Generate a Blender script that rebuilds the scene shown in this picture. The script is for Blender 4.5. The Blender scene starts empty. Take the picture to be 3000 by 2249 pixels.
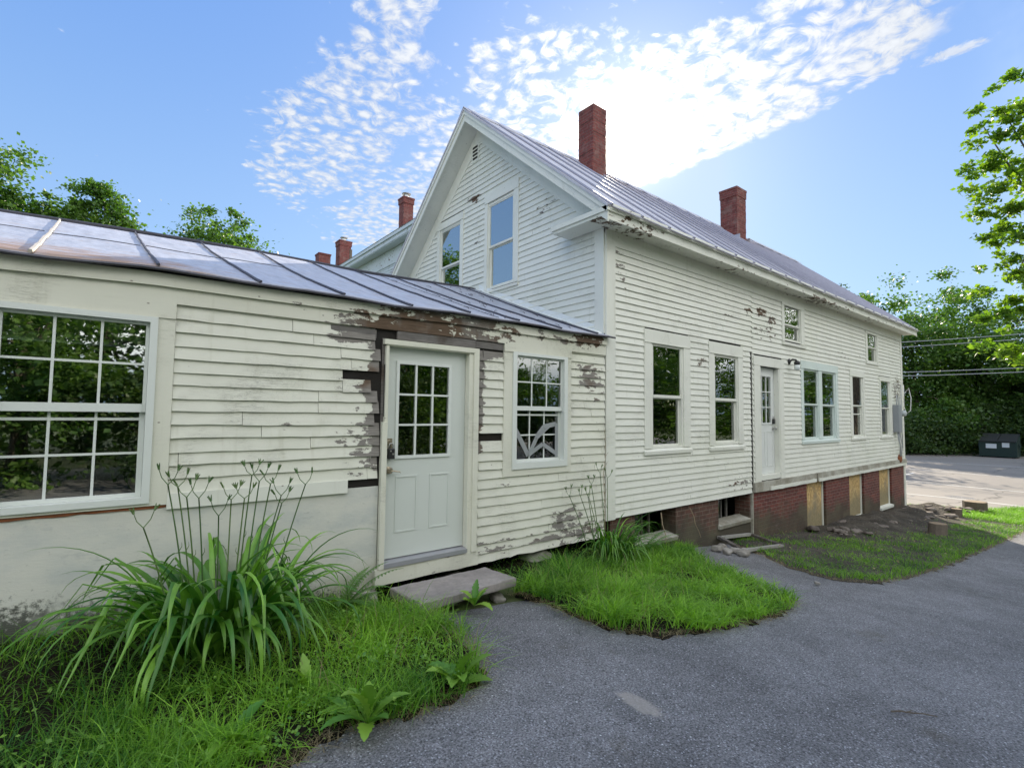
import bpy, bmesh, math, random
import numpy as np
from mathutils import Vector, Matrix, noise as mnoise
R = math.radians
random.seed(7); rng = np.random.default_rng(7)
sc = bpy.context.scene
col = sc.collection
# World frame: X runs along the front of the house, +Y goes into it, Z = 0 is eye level.
# ------------------------------------------------------------------ camera
F, YAW, PIT, ROL, DIST = 1465.68, R(51.413), R(3.3086), R(0.7071), 4.5036
cam_d = bpy.data.cameras.new('camera'); cam = bpy.data.objects.new('camera', cam_d); col.objects.link(cam)
cam_d.sensor_fit = 'HORIZONTAL'; cam_d.sensor_width = 36; cam_d.lens = F / 3000 * 36
cam_d.clip_start = 0.05; cam_d.clip_end = 2000
fw = Vector((math.cos(PIT) * math.cos(YAW), math.cos(PIT) * math.sin(YAW), math.sin(PIT)))
rt = Vector((math.sin(YAW), -math.cos(YAW), 0)); up = rt.cross(fw)
cr, sr = math.cos(ROL), math.sin(ROL)
eu, ev = rt * cr + up * sr, up * cr - rt * sr
cam.matrix_world = Matrix(((eu.x, ev.x, -fw.x, 0), (eu.y, ev.y, -fw.y, -DIST), (eu.z, ev.z, -fw.z, 0), (0, 0, 0, 1)))
sc.camera = cam
# ------------------------------------------------------------------ light and sky
SUN_EL, SUN_AZ = R(29.5), R(38.5)            # azimuth from +X towards +Y
sdir = Vector((math.cos(SUN_EL) * math.cos(SUN_AZ), math.cos(SUN_EL) * math.sin(SUN_AZ), math.sin(SUN_EL)))
sun_d = bpy.data.lights.new('sun', 'SUN'); sun = bpy.data.objects.new('sun', sun_d); col.objects.link(sun)
sun_d.energy = 4.6; sun_d.angle = R(0.55); sun_d.color = (1.0, 0.88, 0.70)
sun.rotation_euler = sdir.to_track_quat('Z', 'Y').to_euler()
sc.view_settings.view_transform = 'Standard'; sc.view_settings.look = 'None'
sc.view_settings.exposure = 0.85; sc.view_settings.gamma = 1.0
sc.cycles.use_denoising = True
sc.cycles.max_bounces = 8; sc.cycles.transparent_max_bounces = 12
sc.cycles.sample_clamp_indirect = 6


class NT:
    """tiny node-graph helper"""
    def __init__(s, tree): s.t = tree; tree.nodes.clear()
    def n(s, typ, **kw):
        nd = s.t.nodes.new(typ)
        for k, v in kw.items(): setattr(nd, k, v)
        return nd
    def put(s, sock, v):
        if isinstance(v, bpy.types.NodeSocket): s.t.links.new(v, sock)
        elif isinstance(v, (tuple, list)):
            v = tuple(v)
            sock.default_value = v + (1,) if (len(v) == 3 and sock.type == 'RGBA') else v
        else: sock.default_value = v
    def m(s, op, a, b=None, c=None, clamp=False):
        nd = s.n('ShaderNodeMath', operation=op); nd.use_clamp = clamp
        s.put(nd.inputs[0], a)
        if b is not None: s.put(nd.inputs[1], b)
        if c is not None: s.put(nd.inputs[2], c)
        return nd.outputs[0]
    def v(s, op, a, b=None, sc_=None):
        nd = s.n('ShaderNodeVectorMath', operation=op); s.put(nd.inputs[0], a)
        if b is not None: s.put(nd.inputs[1], b)
        if sc_ is not None: s.put(nd.inputs[3], sc_)
        return nd.outputs['Value'] if op in ('DOT_PRODUCT', 'LENGTH', 'DISTANCE') else nd.outputs[0]
    def mix(s, f, a, b, typ='MIX'):
        nd = s.n('ShaderNodeMix', data_type='RGBA', blend_type=typ)
        s.put(nd.inputs[0], f); s.put(nd.inputs[6], a); s.put(nd.inputs[7], b); return nd.outputs[2]
    def ss(s, x, a, b):
        nd = s.n('ShaderNodeMapRange', interpolation_type='SMOOTHSTEP')
        s.put(nd.inputs[0], x); s.put(nd.inputs[1], a); s.put(nd.inputs[2], b); return nd.outputs[0]
    def noise(s, vec, scale, detail=4, rough=.55, dist=0):
        nd = s.n('ShaderNodeTexNoise'); s.put(nd.inputs['Vector'], vec); s.put(nd.inputs['Scale'], scale)
        s.put(nd.inputs['Detail'], detail); s.put(nd.inputs['Roughness'], rough); s.put(nd.inputs['Distortion'], dist)
        return nd.outputs['Fac']
    def vor(s, vec, scale, feat='F1', out='Distance', rnd=1):
        nd = s.n('ShaderNodeTexVoronoi', feature=feat); s.put(nd.inputs['Vector'], vec); s.put(nd.inputs['Scale'], scale)
        s.put(nd.inputs['Randomness'], rnd)
        return nd.outputs[out]
    def xyz(s, vec):
        nd = s.n('ShaderNodeSeparateXYZ'); s.put(nd.inputs[0], vec); return nd.outputs
    def comb(s, x, y, z):
        nd = s.n('ShaderNodeCombineXYZ'); s.put(nd.inputs[0], x); s.put(nd.inputs[1], y); s.put(nd.inputs[2], z); return nd.outputs[0]
    def attr(s, name):
        nd = s.n('ShaderNodeAttribute'); nd.attribute_name = name; return nd.outputs['Fac']
    def bump(s, h, strength=.3, dist=.01):
        nd = s.n('ShaderNodeBump'); s.put(nd.inputs['Height'], h); nd.inputs['Strength'].default_value = strength
        nd.inputs['Distance'].default_value = dist; return nd.outputs[0]


def mat(name):
    m = bpy.data.materials.new(name); m.use_nodes = True
    g = NT(m.node_tree); out = g.n('ShaderNodeOutputMaterial'); b = g.n('ShaderNodeBsdfPrincipled')
    g.t.links.new(b.outputs[0], out.inputs[0]); g.out = out; g.b = b
    g.pos = g.n('ShaderNodeNewGeometry').outputs['Position']
    return m, g


# world: physical sky plus a sheet of altocumulus on a flat cloud layer
w = bpy.data.worlds.new('World'); sc.world = w; w.use_nodes = True
g = NT(w.node_tree); wo = g.n('ShaderNodeOutputWorld'); bg = g.n('ShaderNodeBackground')
g.t.links.new(bg.outputs[0], wo.inputs[0])
sky = g.n('ShaderNodeTexSky', sky_type='NISHITA'); sky.sun_disc = False
sky.sun_elevation = SUN_EL; sky.sun_rotation = R(90) - SUN_AZ
sky.altitude = 200; sky.air_density = 1.0; sky.dust_density = 0.7; sky.ozone_density = 3.0
dirv = g.n('ShaderNodeTexCoord').outputs['Generated']
dx, dy, dz = g.xyz(dirv)
zc = g.m('MAXIMUM', dz, 0.03)
px, py = g.m('DIVIDE', dx, zc), g.m('DIVIDE', dy, zc)
P = g.comb(px, py, 0)
warp = g.noise(P, 3.0, 3, .5)
big = g.noise(P, 1.6, 3, .55)
pat = g.noise(P, 5.0, 3, .5)
cell = g.noise(g.comb(px, py, warp), 19, 5, .62, .3)
vor = g.vor(g.comb(px, py, g.m('MULTIPLY', warp, .25)), 24, 'SMOOTH_F1')
cells = g.m('ADD', g.m('MULTIPLY', cell, .75), g.m('MULTIPLY', g.m('SUBTRACT', .62, vor), .55))
def blob(x, y, rx, ry, a=0):
    u = g.m('SUBTRACT', px, x); v_ = g.m('SUBTRACT', py, y)
    c, s_ = math.cos(a), math.sin(a)
    uu = g.m('DIVIDE', g.m('ADD', g.m('MULTIPLY', u, c), g.m('MULTIPLY', v_, s_)), rx)
    vv = g.m('DIVIDE', g.m('SUBTRACT', g.m('MULTIPLY', v_, c), g.m('MULTIPLY', u, s_)), ry)
    return g.m('SUBTRACT', 1, g.m('SQRT', g.m('ADD', g.m('MULTIPLY', uu, uu), g.m('MULTIPLY', vv, vv))))
cover = None
for bl in ((.60, 1.85, .30, .80, 0), (.53, 1.2, .12, .35, -.1), (1.25, 1.45, .62, .85, 0), (.92, 1.10, .22, .30, 0),
           (1.42, .85, .48, .50, .0), (1.62, 1.12, .42, .50, .0), (1.45, .45, .32, .34, 0), (1.2, 2.3, .5, .8, 0)):
    q = blob(*bl); cover = q if cover is None else g.m('MAXIMUM', cover, q)
edge = g.m('ADD', px, g.m('MULTIPLY', g.m('SUBTRACT', g.noise(P, 14, 4, .6), .5), .10))
edge = g.ss(edge, 1.80, 1.74)
cov = g.ss(g.m('ADD', cover, g.m('MULTIPLY', g.m('SUBTRACT', pat, .5), 1.1)), -.12, .38)
thr = g.m('SUBTRACT', .80, g.m('MULTIPLY', cov, .42))
front = g.ss(px, 1.15, 1.70)
thr = g.m('SUBTRACT', thr, g.m('MULTIPLY', g.m('MULTIPLY', front, cov), .13))
cut = g.ss(g.m('SUBTRACT', g.m('ADD', py, g.m('MULTIPLY', g.m('SUBTRACT', g.noise(P, 9, 4, .6), .5), .16)), g.m('MULTIPLY', g.m('SUBTRACT', px, 1.52), .62)), .19, .29)
fine = g.noise(g.comb(px, g.m('MULTIPLY', py, .8), warp), 55, 4, .6)
soft = g.m('ADD', cells, g.m('MULTIPLY', g.m('SUBTRACT', fine, .5), .30))
den = g.m('MULTIPLY', g.ss(soft, g.m('SUBTRACT', thr, .07), g.m('ADD', thr, .32)), g.m('MULTIPLY', edge, cut))
wisp = g.m('MULTIPLY', g.ss(g.m('ADD', blob(1.755, .275, .035, .085, .12), g.m('MULTIPLY', g.m('SUBTRACT', fine, .5), 1.4)), .0, .7), g.ss(px, 1.80, 1.775))
den = g.m('MAXIMUM', den, g.m('MULTIPLY', wisp, .8))
# bright clouds added behind the camera, out of view, to fill the shaded walls
behind = g.ss(dy, .15, -.35)
fill_cloud = g.ss(g.m('ADD', g.noise(dirv, 2.1, 6, .6), g.m('MULTIPLY', behind, .06)), .44, .62)
fill_cloud = g.m('MULTIPLY', g.m('MULTIPLY', fill_cloud, behind), g.ss(dz, .02, .12))
sd = g.v('DOT_PRODUCT', dirv, tuple(sdir))
glow = g.m('POWER', g.m('MAXIMUM', sd, 0), 38)
glow2 = g.m('POWER', g.m('MAXIMUM', sd, 0), 420)
br = g.m('ADD', g.m('ADD', .50, g.m('MULTIPLY', glow, .55)), g.m('MULTIPLY', glow2, 4.5))
shade = g.m('ADD', .72, g.m('MULTIPLY', soft, .45))
ccol = g.v('SCALE', g.mix(glow, (.90, .95, 1.03), (1.0, .93, .78)), sc_=g.m('MULTIPLY', br, shade))
skyc = g.v('MINIMUM', g.v('SCALE', sky.outputs[0], sc_=.085), (.75, .75, .75))
clear = g.mix(g.ss(dz, .72, .05), (.102, .228, .53), (.24, .38, .57))          # clear-air colour by height
clear = g.v('ADD', clear, g.v('SCALE', (.06, .055, .03), sc_=g.m('POWER', g.m('MAXIMUM', sd, 0), 7)))
skyc = g.mix(.22, clear, skyc)
skyc = g.v('ADD', skyc, g.v('SCALE', (1.0, .92, .76), sc_=g.m('ADD', g.m('MULTIPLY', glow2, .55), g.m('MULTIPLY', glow, .05))))
c1 = g.mix(den, skyc, ccol)
c1 = g.mix(fill_cloud, c1, (1.5, 1.5, 1.48))
g.put(bg.inputs[0], c1); bg.inputs[1].default_value = 1.0


# ------------------------------------------------------------------ mesh helpers
def tag(o, label=None, cat=None, group=None, kind=None):
    if label: o['label'] = label
    if cat: o['category'] = cat
    if group: o['group'] = group
    if kind: o['kind'] = kind
    return o
def empty(name, loc, label, cat, group=None, rz=0):
    o = bpy.data.objects.new(name, None); col.objects.link(o); o.location = loc; o.rotation_euler = (0, 0, rz)
    o.empty_display_size = .2
    return tag(o, label, cat, group)
def link(name, me, m, parent=None, world=False):
    o = bpy.data.objects.new(name, me); col.objects.link(o)
    if m and not me.materials:
        for q in (m if isinstance(m, (list, tuple)) else [m]): me.materials.append(q)
    if parent:
        o.parent = parent
        if world:
            p = parent
            def wm(q): return (wm(q.parent) @ q.matrix_parent_inverse @ q.matrix_basis) if q.parent else q.matrix_basis.copy()
            T = wm(p)
            o.matrix_parent_inverse = T.inverted()
    return o
def flat(a, o, z): return (a, -o, z)                 # front walls: a = X, o = out towards the viewer
def gab(a, o, z): return (5.2 - o, a, z)             # near gable: a = Y
class MB:
    def __init__(s, T=None): s.v = []; s.f = []; s.p = []; s.mi = []; s.T = T or (lambda a, b, c: (a, b, c)); s.cm = 0
    def add(s, vs, fs, peel=0):
        n = len(s.v)
        for i, q in enumerate(vs):
            s.v.append(s.T(*q)); s.p.append(peel[i] if isinstance(peel, list) else peel)
        for f in fs: s.f.append([n + i for i in f]); s.mi.append(s.cm)
    def box(s, x0, x1, y0, y1, z0, z1, peel=0, j=0):
        r = (lambda: random.uniform(-j, j)) if j else (lambda: 0)
        vs = [(x + r(), y + r(), z + r()) for x in (x0, x1) for y in (y0, y1) for z in (z0, z1)]
        s.add(vs, [(0, 1, 3, 2), (4, 6, 7, 5), (0, 4, 5, 1), (2, 3, 7, 6), (0, 2, 6, 4), (1, 5, 7, 3)], peel)
    def beam(s, x0, x1, y0, y1, z0, z1, step=.15, j=.002, pf=None):
        """a long board along the first axis, cut in steps so it can wander a little and carry wear"""
        n = max(1, int(abs(x1 - x0) / step)); vs = []; pl = []
        for i in range(n + 1):
            x = x0 + (x1 - x0) * i / n
            for (y, z) in ((y0, z0), (y1, z0), (y1, z1), (y0, z1)):
                yy = y + random.uniform(-j, j); zz = z + random.uniform(-j, j)
                vs.append((x, yy, zz)); pl.append(pf(x, z) if pf else 0)
        fs = [(0, 1, 2, 3), (4 * n, 4 * n + 3, 4 * n + 2, 4 * n + 1)]
        for i in range(n):
            for k in range(4):
                a = 4 * i + k; b = 4 * i + (k + 1) % 4; fs.append((a, b, b + 4, a + 4))
        s.add(vs, fs, pl)
    def quad(s, a, b, c, d, peel=0): s.add([a, b, c, d], [(0, 1, 2, 3)], peel)
    def prism(s, prof, x0, x1, ax=0, peel=0):
        """extrude a closed 2-D profile between x0 and x1 along axis ax"""
        n = len(prof); vs = []
        for x in (x0, x1):
            for (p, q) in prof:
                vs.append({0: (x, p, q), 1: (p, x, q), 2: (p, q, x)}[ax])
        s.add(vs, [tuple(range(n)), tuple(range(2 * n - 1, n - 1, -1))] + [(i, i + n, (i + 1) % n + n, (i + 1) % n) for i in range(n)], peel)
    def tube(s, pts, r0, r1=None, n=6):
        r1 = r0 if r1 is None else r1
        pts = [Vector(p) for p in pts]; N = len(pts); vs = []
        for i, p in enumerate(pts):
            d = (pts[min(i + 1, N - 1)] - pts[max(i - 1, 0)]).normalized()
            a = d.orthogonal().normalized(); b = d.cross(a)
            if i and prev.dot(a) < .99:
                a = (prev - d * prev.dot(d)).normalized(); b = d.cross(a)
            prev = a
            r = r0 + (r1 - r0) * i / max(1, N - 1)
            for k in range(n):
                t = 2 * math.pi * k / n; vs.append(tuple(p + a * math.cos(t) * r + b * math.sin(t) * r))
        fs = [tuple(range(n)), tuple((N - 1) * n + k for k in range(n - 1, -1, -1))]
        for i in range(N - 1):
            for k in range(n):
                fs.append((i * n + k, i * n + (k + 1) % n, (i + 1) * n + (k + 1) % n, (i + 1) * n + k))
        s.add(vs, fs)
    def lathe(s, c, prof, n=14, ax=2):
        vs = []
        for (r, h) in prof:
            for k in range(n):
                t = 2 * math.pi * k / n; u, v_ = r * math.cos(t), r * math.sin(t)
                d = {2: (u, v_, h), 1: (u, h, v_), 0: (h, u, v_)}[ax]
                vs.append((c[0] + d[0], c[1] + d[1], c[2] + d[2]))
        m_ = len(prof)
        fs = [tuple(range(n)), tuple((m_ - 1) * n + k for k in range(n - 1, -1, -1))]
        for i in range(m_ - 1):
            for k in range(n): fs.append((i * n + k, i * n + (k + 1) % n, (i + 1) * n + (k + 1) % n, (i + 1) * n + k))
        s.add(vs, fs)
    def build(s, name, m, parent=None, smooth=False, bevel=0, label=None):
        me = bpy.data.meshes.new(name); me.from_pydata(s.v, [], s.f)
        if any(s.p):
            a = me.attributes.new('peel', 'FLOAT', 'POINT'); a.data.foreach_set('value', s.p)
        if isinstance(m, (list, tuple)):
            for q in m: me.materials.append(q)
            me.polygons.foreach_set('material_index', s.mi)
        bm = bmesh.new(); bm.from_mesh(me); bmesh.ops.recalc_face_normals(bm, faces=bm.faces); bm.to_mesh(me); bm.free()
        if smooth: me.shade_smooth()
        o = link(name, me, m, parent, world=True)
        if bevel:
            b = o.modifiers.new('bevel', 'BEVEL'); b.width = bevel; b.segments = 2; b.limit_method = 'ANGLE'
        if label: o['label'] = label
        return o


def np_mesh(name, V, faces, attrs=None):
    """V (n,3); faces: list of (m,k) int arrays"""
    me = bpy.data.meshes.new(name)
    me.vertices.add(len(V)); me.vertices.foreach_set('co', np.asarray(V, np.float32).ravel())
    nl = sum(f.size for f in faces); nf = sum(len(f) for f in faces)
    me.loops.add(nl); me.polygons.add(nf)
    me.loops.foreach_set('vertex_index', np.concatenate([f.ravel() for f in faces]).astype(np.int32))
    st = []; o = 0
    for f in faces:
        st.append(o + np.arange(len(f)) * f.shape[1]); o += f.size
    me.polygons.foreach_set('loop_start', np.concatenate(st).astype(np.int32))
    me.update(calc_edges=True)
    for k, a in (attrs or {}).items():
        at = me.attributes.new(k, 'FLOAT', 'POINT'); at.data.foreach_set('value', np.asarray(a, np.float32))
    return me


# ------------------------------------------------------------------ terrain height
GX = [-60, 0, 2, 4, 5.5, 7, 8.3, 11.7, 17, 18.3, 22, 26, 48, 62, 90, 400]
GZ = [-1.55, -1.62, -1.68, -1.80, -1.92, -2.06, -2.2, -2.48, -2.75, -2.84, -2.92, -2.95, -2.95, -2.9, -2.2, 0]
def gh(x, y=0):
    x = np.asarray(x, float); y = np.asarray(y, float)
    hollow = -.13 * np.exp(-((x - 2.5) / 1.15) ** 4) / (1 + np.exp(-(y + .56) / .05))
    bank = .10 / (1 + np.exp((x - .1) / .25)) / (1 + np.exp(-(y + .5) / .12)) * (x > -20)
    return np.interp(x, GX, GZ) + .012 * np.sin(x * 1.3 + 1) * np.cos(y * 1.1) + hollow + bank
def inside(px_, py_, poly):
    r = np.zeros(np.shape(px_), bool); n = len(poly)
    for i in range(n):
        x0, y0 = poly[i]; x1, y1 = poly[(i + 1) % n]
        c = ((y0 > py_) != (y1 > py_)) & (px_ < (x1 - x0) * (py_ - y0) / ((y1 - y0) or 1e-9) + x0)
        r ^= c
    return r
def edist(px_, py_, poly):
    d = np.full(np.shape(px_), 1e9); n = len(poly)
    for i in range(n):
        x0, y0 = poly[i]; x1, y1 = poly[(i + 1) % n]
        L = (x1 - x0) ** 2 + (y1 - y0) ** 2 + 1e-12
        t = np.clip(((px_ - x0) * (x1 - x0) + (py_ - y0) * (y1 - y0)) / L, 0, 1)
        d = np.minimum(d, np.hypot(px_ - x0 - t * (x1 - x0), py_ - y0 - t * (y1 - y0)))
    return d
def vnoise(x, y, s):
    """cheap smooth noise in numpy"""
    a = np.sin(x * s * 1.7 + 1.3 * np.sin(y * s * 1.1 + .7)) + np.sin(y * s * 1.9 + 1.7 * np.sin(x * s * .9 + 2.1)) + np.sin((x + y) * s * 2.7 + .4)
    return a / 3
def grid_sheet(name, xs, ys, m, off, kind='structure', parent=None):
    X, Y = np.meshgrid(xs, ys, indexing='ij'); Z = gh(X, Y) + off
    V = np.stack([X, Y, Z], -1).reshape(-1, 3); nx, ny = len(xs), len(ys)
    i = (np.arange(nx - 1)[:, None] * ny + np.arange(ny - 1)[None]).ravel()
    me = np_mesh(name, V, [np.stack([i, i + ny, i + ny + 1, i + 1], 1)]); me.shade_smooth()
    return tag(link(name, me, m), kind=kind)


# ------------------------------------------------------------------ materials
def simple(name, c, rough=.6, metal=0, var=.08, scale=12, bump=0, spec=None, bscale=None):
    m, g = mat(name)
    n = g.noise(g.pos, scale, 5, .6)
    f = g.m('ADD', 1 - var, g.m('MULTIPLY', n, 2 * var))
    g.put(g.b.inputs['Base Color'], g.v('SCALE', tuple(c), sc_=f)); g.b.inputs['Roughness'].default_value = rough
    g.b.inputs['Metallic'].default_value = metal
    if spec is not None: g.b.inputs['Specular IOR Level'].default_value = spec
    if bump: g.put(g.b.inputs['Normal'], g.bump(g.noise(g.pos, bscale or scale * 3, 4, .6), bump, .01))
    return m
def paint(name, base, thr=.76, bk=.12, wood=(.21, .195, .175), brown=(.115, .078, .052), crack=.5, rough=.55, dirt=.12, grey=None):
    m, g = mat(name)
    ps = g.v('MULTIPLY', g.pos, (5, 5, 11))
    n1 = g.noise(ps, 1.5, 6, .66); n2 = g.noise(g.pos, .7, 3, .5); n3 = g.noise(g.pos, 2.3, 4, .6)
    pe = g.attr('peel')
    v = g.m('ADD', g.m('ADD', n1, g.m('MULTIPLY', g.m('SUBTRACT', n2, .5), .35)), g.m('MULTIPLY', pe, .42))
    mask = g.ss(v, thr, thr + .012)
    rim = g.ss(v, thr - .03, thr - .004)
    tone = g.m('ADD', 1 - dirt * .6, g.m('MULTIPLY', n3, dirt))
    fine = g.m('ADD', .97, g.m('MULTIPLY', g.noise(g.v('MULTIPLY', g.pos, (6, 6, 60)), 2, 3, .6), .06))
    pc = g.v('SCALE', tuple(base), sc_=g.m('MULTIPLY', tone, fine))
    pc = g.mix(g.m('MULTIPLY', g.ss(n2, .5, .75), dirt * 1.6), pc, tuple(c * k for c, k in zip(base, (.80, .84, .66))))
    stq = g.noise(g.v('MULTIPLY', g.pos, (9, 9, .9)), 1.6, 4, .6)
    pc = g.mix(g.m('MULTIPLY', g.ss(stq, .56, .74), .22), pc, tuple(c * k for c, k in zip(base, (.62, .60, .50))))
    # cracks along the grain, in patches
    cr_ = g.noise(g.v('MULTIPLY', g.pos, (2.2, 2.2, 38)), 2, 5, .7)
    cl = g.m('SUBTRACT', 1, g.ss(g.m('ABSOLUTE', g.m('SUBTRACT', cr_, .5)), .002, .016))
    cl = g.m('MULTIPLY', cl, g.ss(g.noise(g.pos, 1.9, 3, .5), .5, .66))
    pc = g.mix(g.m('MULTIPLY', cl, crack), pc, (.20, .19, .16))
    vc = g.vor(g.v('MULTIPLY', g.pos, (1, 1, 1.4)), 26, 'DISTANCE_TO_EDGE')
    ck = g.m('MULTIPLY', g.m('SUBTRACT', 1, g.ss(vc, .004, .03)), g.ss(g.noise(g.pos, 1.4, 3, .55), .53, .68))
    pc = g.mix(g.m('MULTIPLY', ck, crack * .6), pc, (.33, .32, .27))
    # nail heads / specks
    sp = g.vor(g.v('MULTIPLY', g.pos, (1, 1, 1.6)), 5.5)
    pc = g.mix(g.m('MULTIPLY', g.m('SUBTRACT', 1, g.ss(sp, .035, .06)), .75), pc, (.17, .14, .11))
    wg = g.noise(g.v('MULTIPLY', g.pos, (3, 3, 70)), 2.4, 4, .6)
    bsel = g.ss(g.m('ADD', g.noise(g.pos, 1.7, 4, .6), g.m('MULTIPLY', pe, bk)), .50, .66)
    wc = g.mix(bsel, tuple(grey or wood), tuple(brown))
    wc = g.v('SCALE', wc, sc_=g.m('ADD', .1, g.m('MULTIPLY', wg, 1.8)))
    pc = g.mix(g.m('MULTIPLY', g.m('SUBTRACT', rim, mask), .35), pc, (.42, .40, .34))
    g.b.inputs['Specular IOR Level'].default_value = .25
    g.put(g.b.inputs['Base Color'], g.mix(mask, pc, wc))
    g.put(g.b.inputs['Roughness'], g.m('ADD', rough, g.m('MULTIPLY', mask, .3)))
    h = g.m('ADD', g.m('MULTIPLY', mask, -1), g.m('MULTIPLY', fine, .8)); h = g.m('ADD', h, g.m('MULTIPLY', cl, -.6))
    g.put(g.b.inputs['Normal'], g.bump(h, .55, .004))
    return m
M = {}
M['annex'] = paint('annex_paint', (.655, .655, .562), thr=.85, dirt=.14, crack=.75, bk=-.06)
M['main'] = paint('white_paint', (.70, .705, .63), thr=.862, dirt=.10, crack=.35)
M['trim'] = paint('trim_paint', (.705, .71, .635), thr=.88, dirt=.10, crack=.35)
M['atrim'] = paint('annex_trim_paint', (.665, .66, .56), thr=.86, dirt=.12, crack=.6)
M['mint'] = paint('pale_mint_paint', (.60, .675, .635), thr=.90, dirt=.08, crack=.25)
M['vinyl'] = simple('vinyl_frame', (.64, .67, .63), .38, var=.03, scale=5)
M['door'] = simple('door_paint', (.575, .61, .565), .42, var=.04, scale=3)
M['doorw'] = simple('door_white_paint', (.64, .66, .63), .5, var=.06, scale=6)
M['seal'] = simple('dark_gap', (.02, .018, .015), .9)
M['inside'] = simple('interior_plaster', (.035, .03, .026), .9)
M['alum'] = simple('aluminium_sill', (.42, .42, .46), .35, .6, var=.06)
M['sheath'] = paint('old_sheathing', (.06, .05, .045), thr=.2, wood=(.022, .020, .018), brown=(.018, .015, .012))
M['barewood'] = paint('bare_grey_wood', (.16, .14, .12), thr=.2, wood=(.15, .14, .13), brown=(.085, .070, .056))
M['brass'] = simple('tarnished_brass', (.35, .30, .22), .35, .85, var=.1)
M['black'] = simple('black_plastic', (.015, .015, .016), .4)
M['steel'] = simple('dull_steel', (.45, .45, .43), .35, .9)
M['greybox'] = simple('grey_enamel', (.26, .28, .30), .5, .1, var=.06)
M['tape'] = simple('silver_tape', (.33, .35, .36), .38, .35, var=.12, scale=30, bump=.3)
M['rust'] = simple('rusty_metal', (.22, .075, .03), .9, 0, var=.4, scale=20, bump=.4)
M['screen'] = simple('fibre_screen', (.03, .031, .034), .5, var=.3, scale=5)
M['cable'] = simple('pale_cable', (.55, .56, .55), .5)
M['wire'] = simple('grey_wire', (.35, .37, .38), .5)
M['bark'] = simple('bark', (.12, .095, .07), .9, var=.35, scale=14, bump=.6)
M['twig'] = simple('dry_stem', (.32, .25, .16), .8, var=.2)
M['dgreen'] = simple('dark_green_enamel', (.012, .035, .03), .5, var=.15, scale=3)
M['sticker'] = simple('white_sticker', (.62, .66, .68), .5)
M['lid'] = simple('black_lid', (.02, .022, .022), .6)
def glass(name, ior=2.1, tint=(.92, .95, .93), wav=.02, spots=0.0, kmin=.0):
    m, g = mat(name)
    g.t.nodes.remove(g.b)
    fr = g.n('ShaderNodeFresnel'); fr.inputs[0].default_value = ior
    nb = g.bump(g.noise(g.pos, 2.6, 2, .5), wav, .25)
    gl = g.n('ShaderNodeBsdfGlossy'); gl.inputs['Roughness'].default_value = .012; g.put(gl.inputs['Normal'], nb)
    g.put(gl.inputs[0], (.97, 1.0, .97))
    tr = g.n('ShaderNodeBsdfTransparent'); tr.inputs[0].default_value = tint + (1,)
    mx = g.n('ShaderNodeMixShader'); g.put(mx.inputs[0], g.m('ADD', fr.outputs[0], kmin, clamp=True))
    g.t.links.new(tr.outputs[0], mx.inputs[1]); g.t.links.new(gl.outputs[0], mx.inputs[2])
    g.t.links.new(mx.outputs[0], g.out.inputs[0])
    return m
M['glass'] = glass('window_glass', 2.5, wav=.0015, kmin=.02)
M['oldglass'] = glass('old_window_glass', 2.5, wav=.008, kmin=.05)
M['skyglass'] = glass('gable_window_glass', 3.0, wav=.004, kmin=.22)
def brick(name, c1, c2, mortar, w_=.205, h_=.068, dirt=0, soot=0):
    m, g = mat(name)
    x, y, z = g.xyz(g.pos)
    nx_ = g.noise(g.pos, 6, 2, .5)
    vec = g.comb(g.m('ADD', x, y), g.m('ADD', z, g.m('MULTIPLY', g.m('SUBTRACT', nx_, .5), .006)), 0)
    b = g.n('ShaderNodeTexBrick'); g.put(b.inputs['Vector'], vec)
    b.inputs['Scale'].default_value = 1; b.inputs['Brick Width'].default_value = w_; b.inputs['Row Height'].default_value = h_
    b.inputs['Mortar Size'].default_value = .006; b.inputs['Mortar Smooth'].default_value = .3; b.inputs['Bias'].default_value = 0
    g.put(b.inputs['Color1'], c1); g.put(b.inputs['Color2'], c2); g.put(b.inputs['Mortar'], mortar)
    c = g.mix(.8, b.outputs['Color'], g.v('SCALE', (1.5, 1.4, 1.4), sc_=g.noise(g.pos, 9, 5, .65)), 'MULTIPLY')
    if dirt:
        # splash-back dirt and algae rising from the ground, with a ragged top
        hz = g.m('SUBTRACT', z, g.m('SUBTRACT', -1.45, g.m('MULTIPLY', x, .065)))   # height above the soil line
        d = g.m('ADD', hz, g.m('MULTIPLY', g.noise(g.pos, 1.1, 5, .65), 1.5))
        k = g.m('SUBTRACT', 1, g.ss(d, .82, 1.2))
        c = g.mix(g.m('MULTIPLY', k, dirt), c, g.mix(g.ss(g.noise(g.pos, 1.6, 3, .5), .42, .6), (.055, .048, .032), (.09, .082, .05)))
        wht = g.m('MULTIPLY', g.ss(g.noise(g.pos, 1.5, 5, .7), .60, .72), .35)
        c = g.mix(wht, c, (.34, .26, .23))
    if soot:
        c = g.mix(g.m('MULTIPLY', g.ss(g.noise(g.pos, 3.5, 4, .6), .50, .68), soot), c, (.30, .22, .19))
    g.put(g.b.inputs['Base Color'], c); g.b.inputs['Roughness'].default_value = .9
    h = g.m('SUBTRACT', g.m('MULTIPLY', g.noise(g.pos, 60, 3, .6), .4), b.outputs['Fac'])
    g.put(g.b.inputs['Normal'], g.bump(h, .7, .008))
    return m
M['brick'] = brick('foundation_brick', (.21, .062, .046), (.13, .040, .034), (.24, .18, .155), dirt=.85)
M['brickd'] = brick('dirty_brick', (.15, .07, .05), (.10, .055, .04), (.20, .165, .13), dirt=.95)
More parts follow.
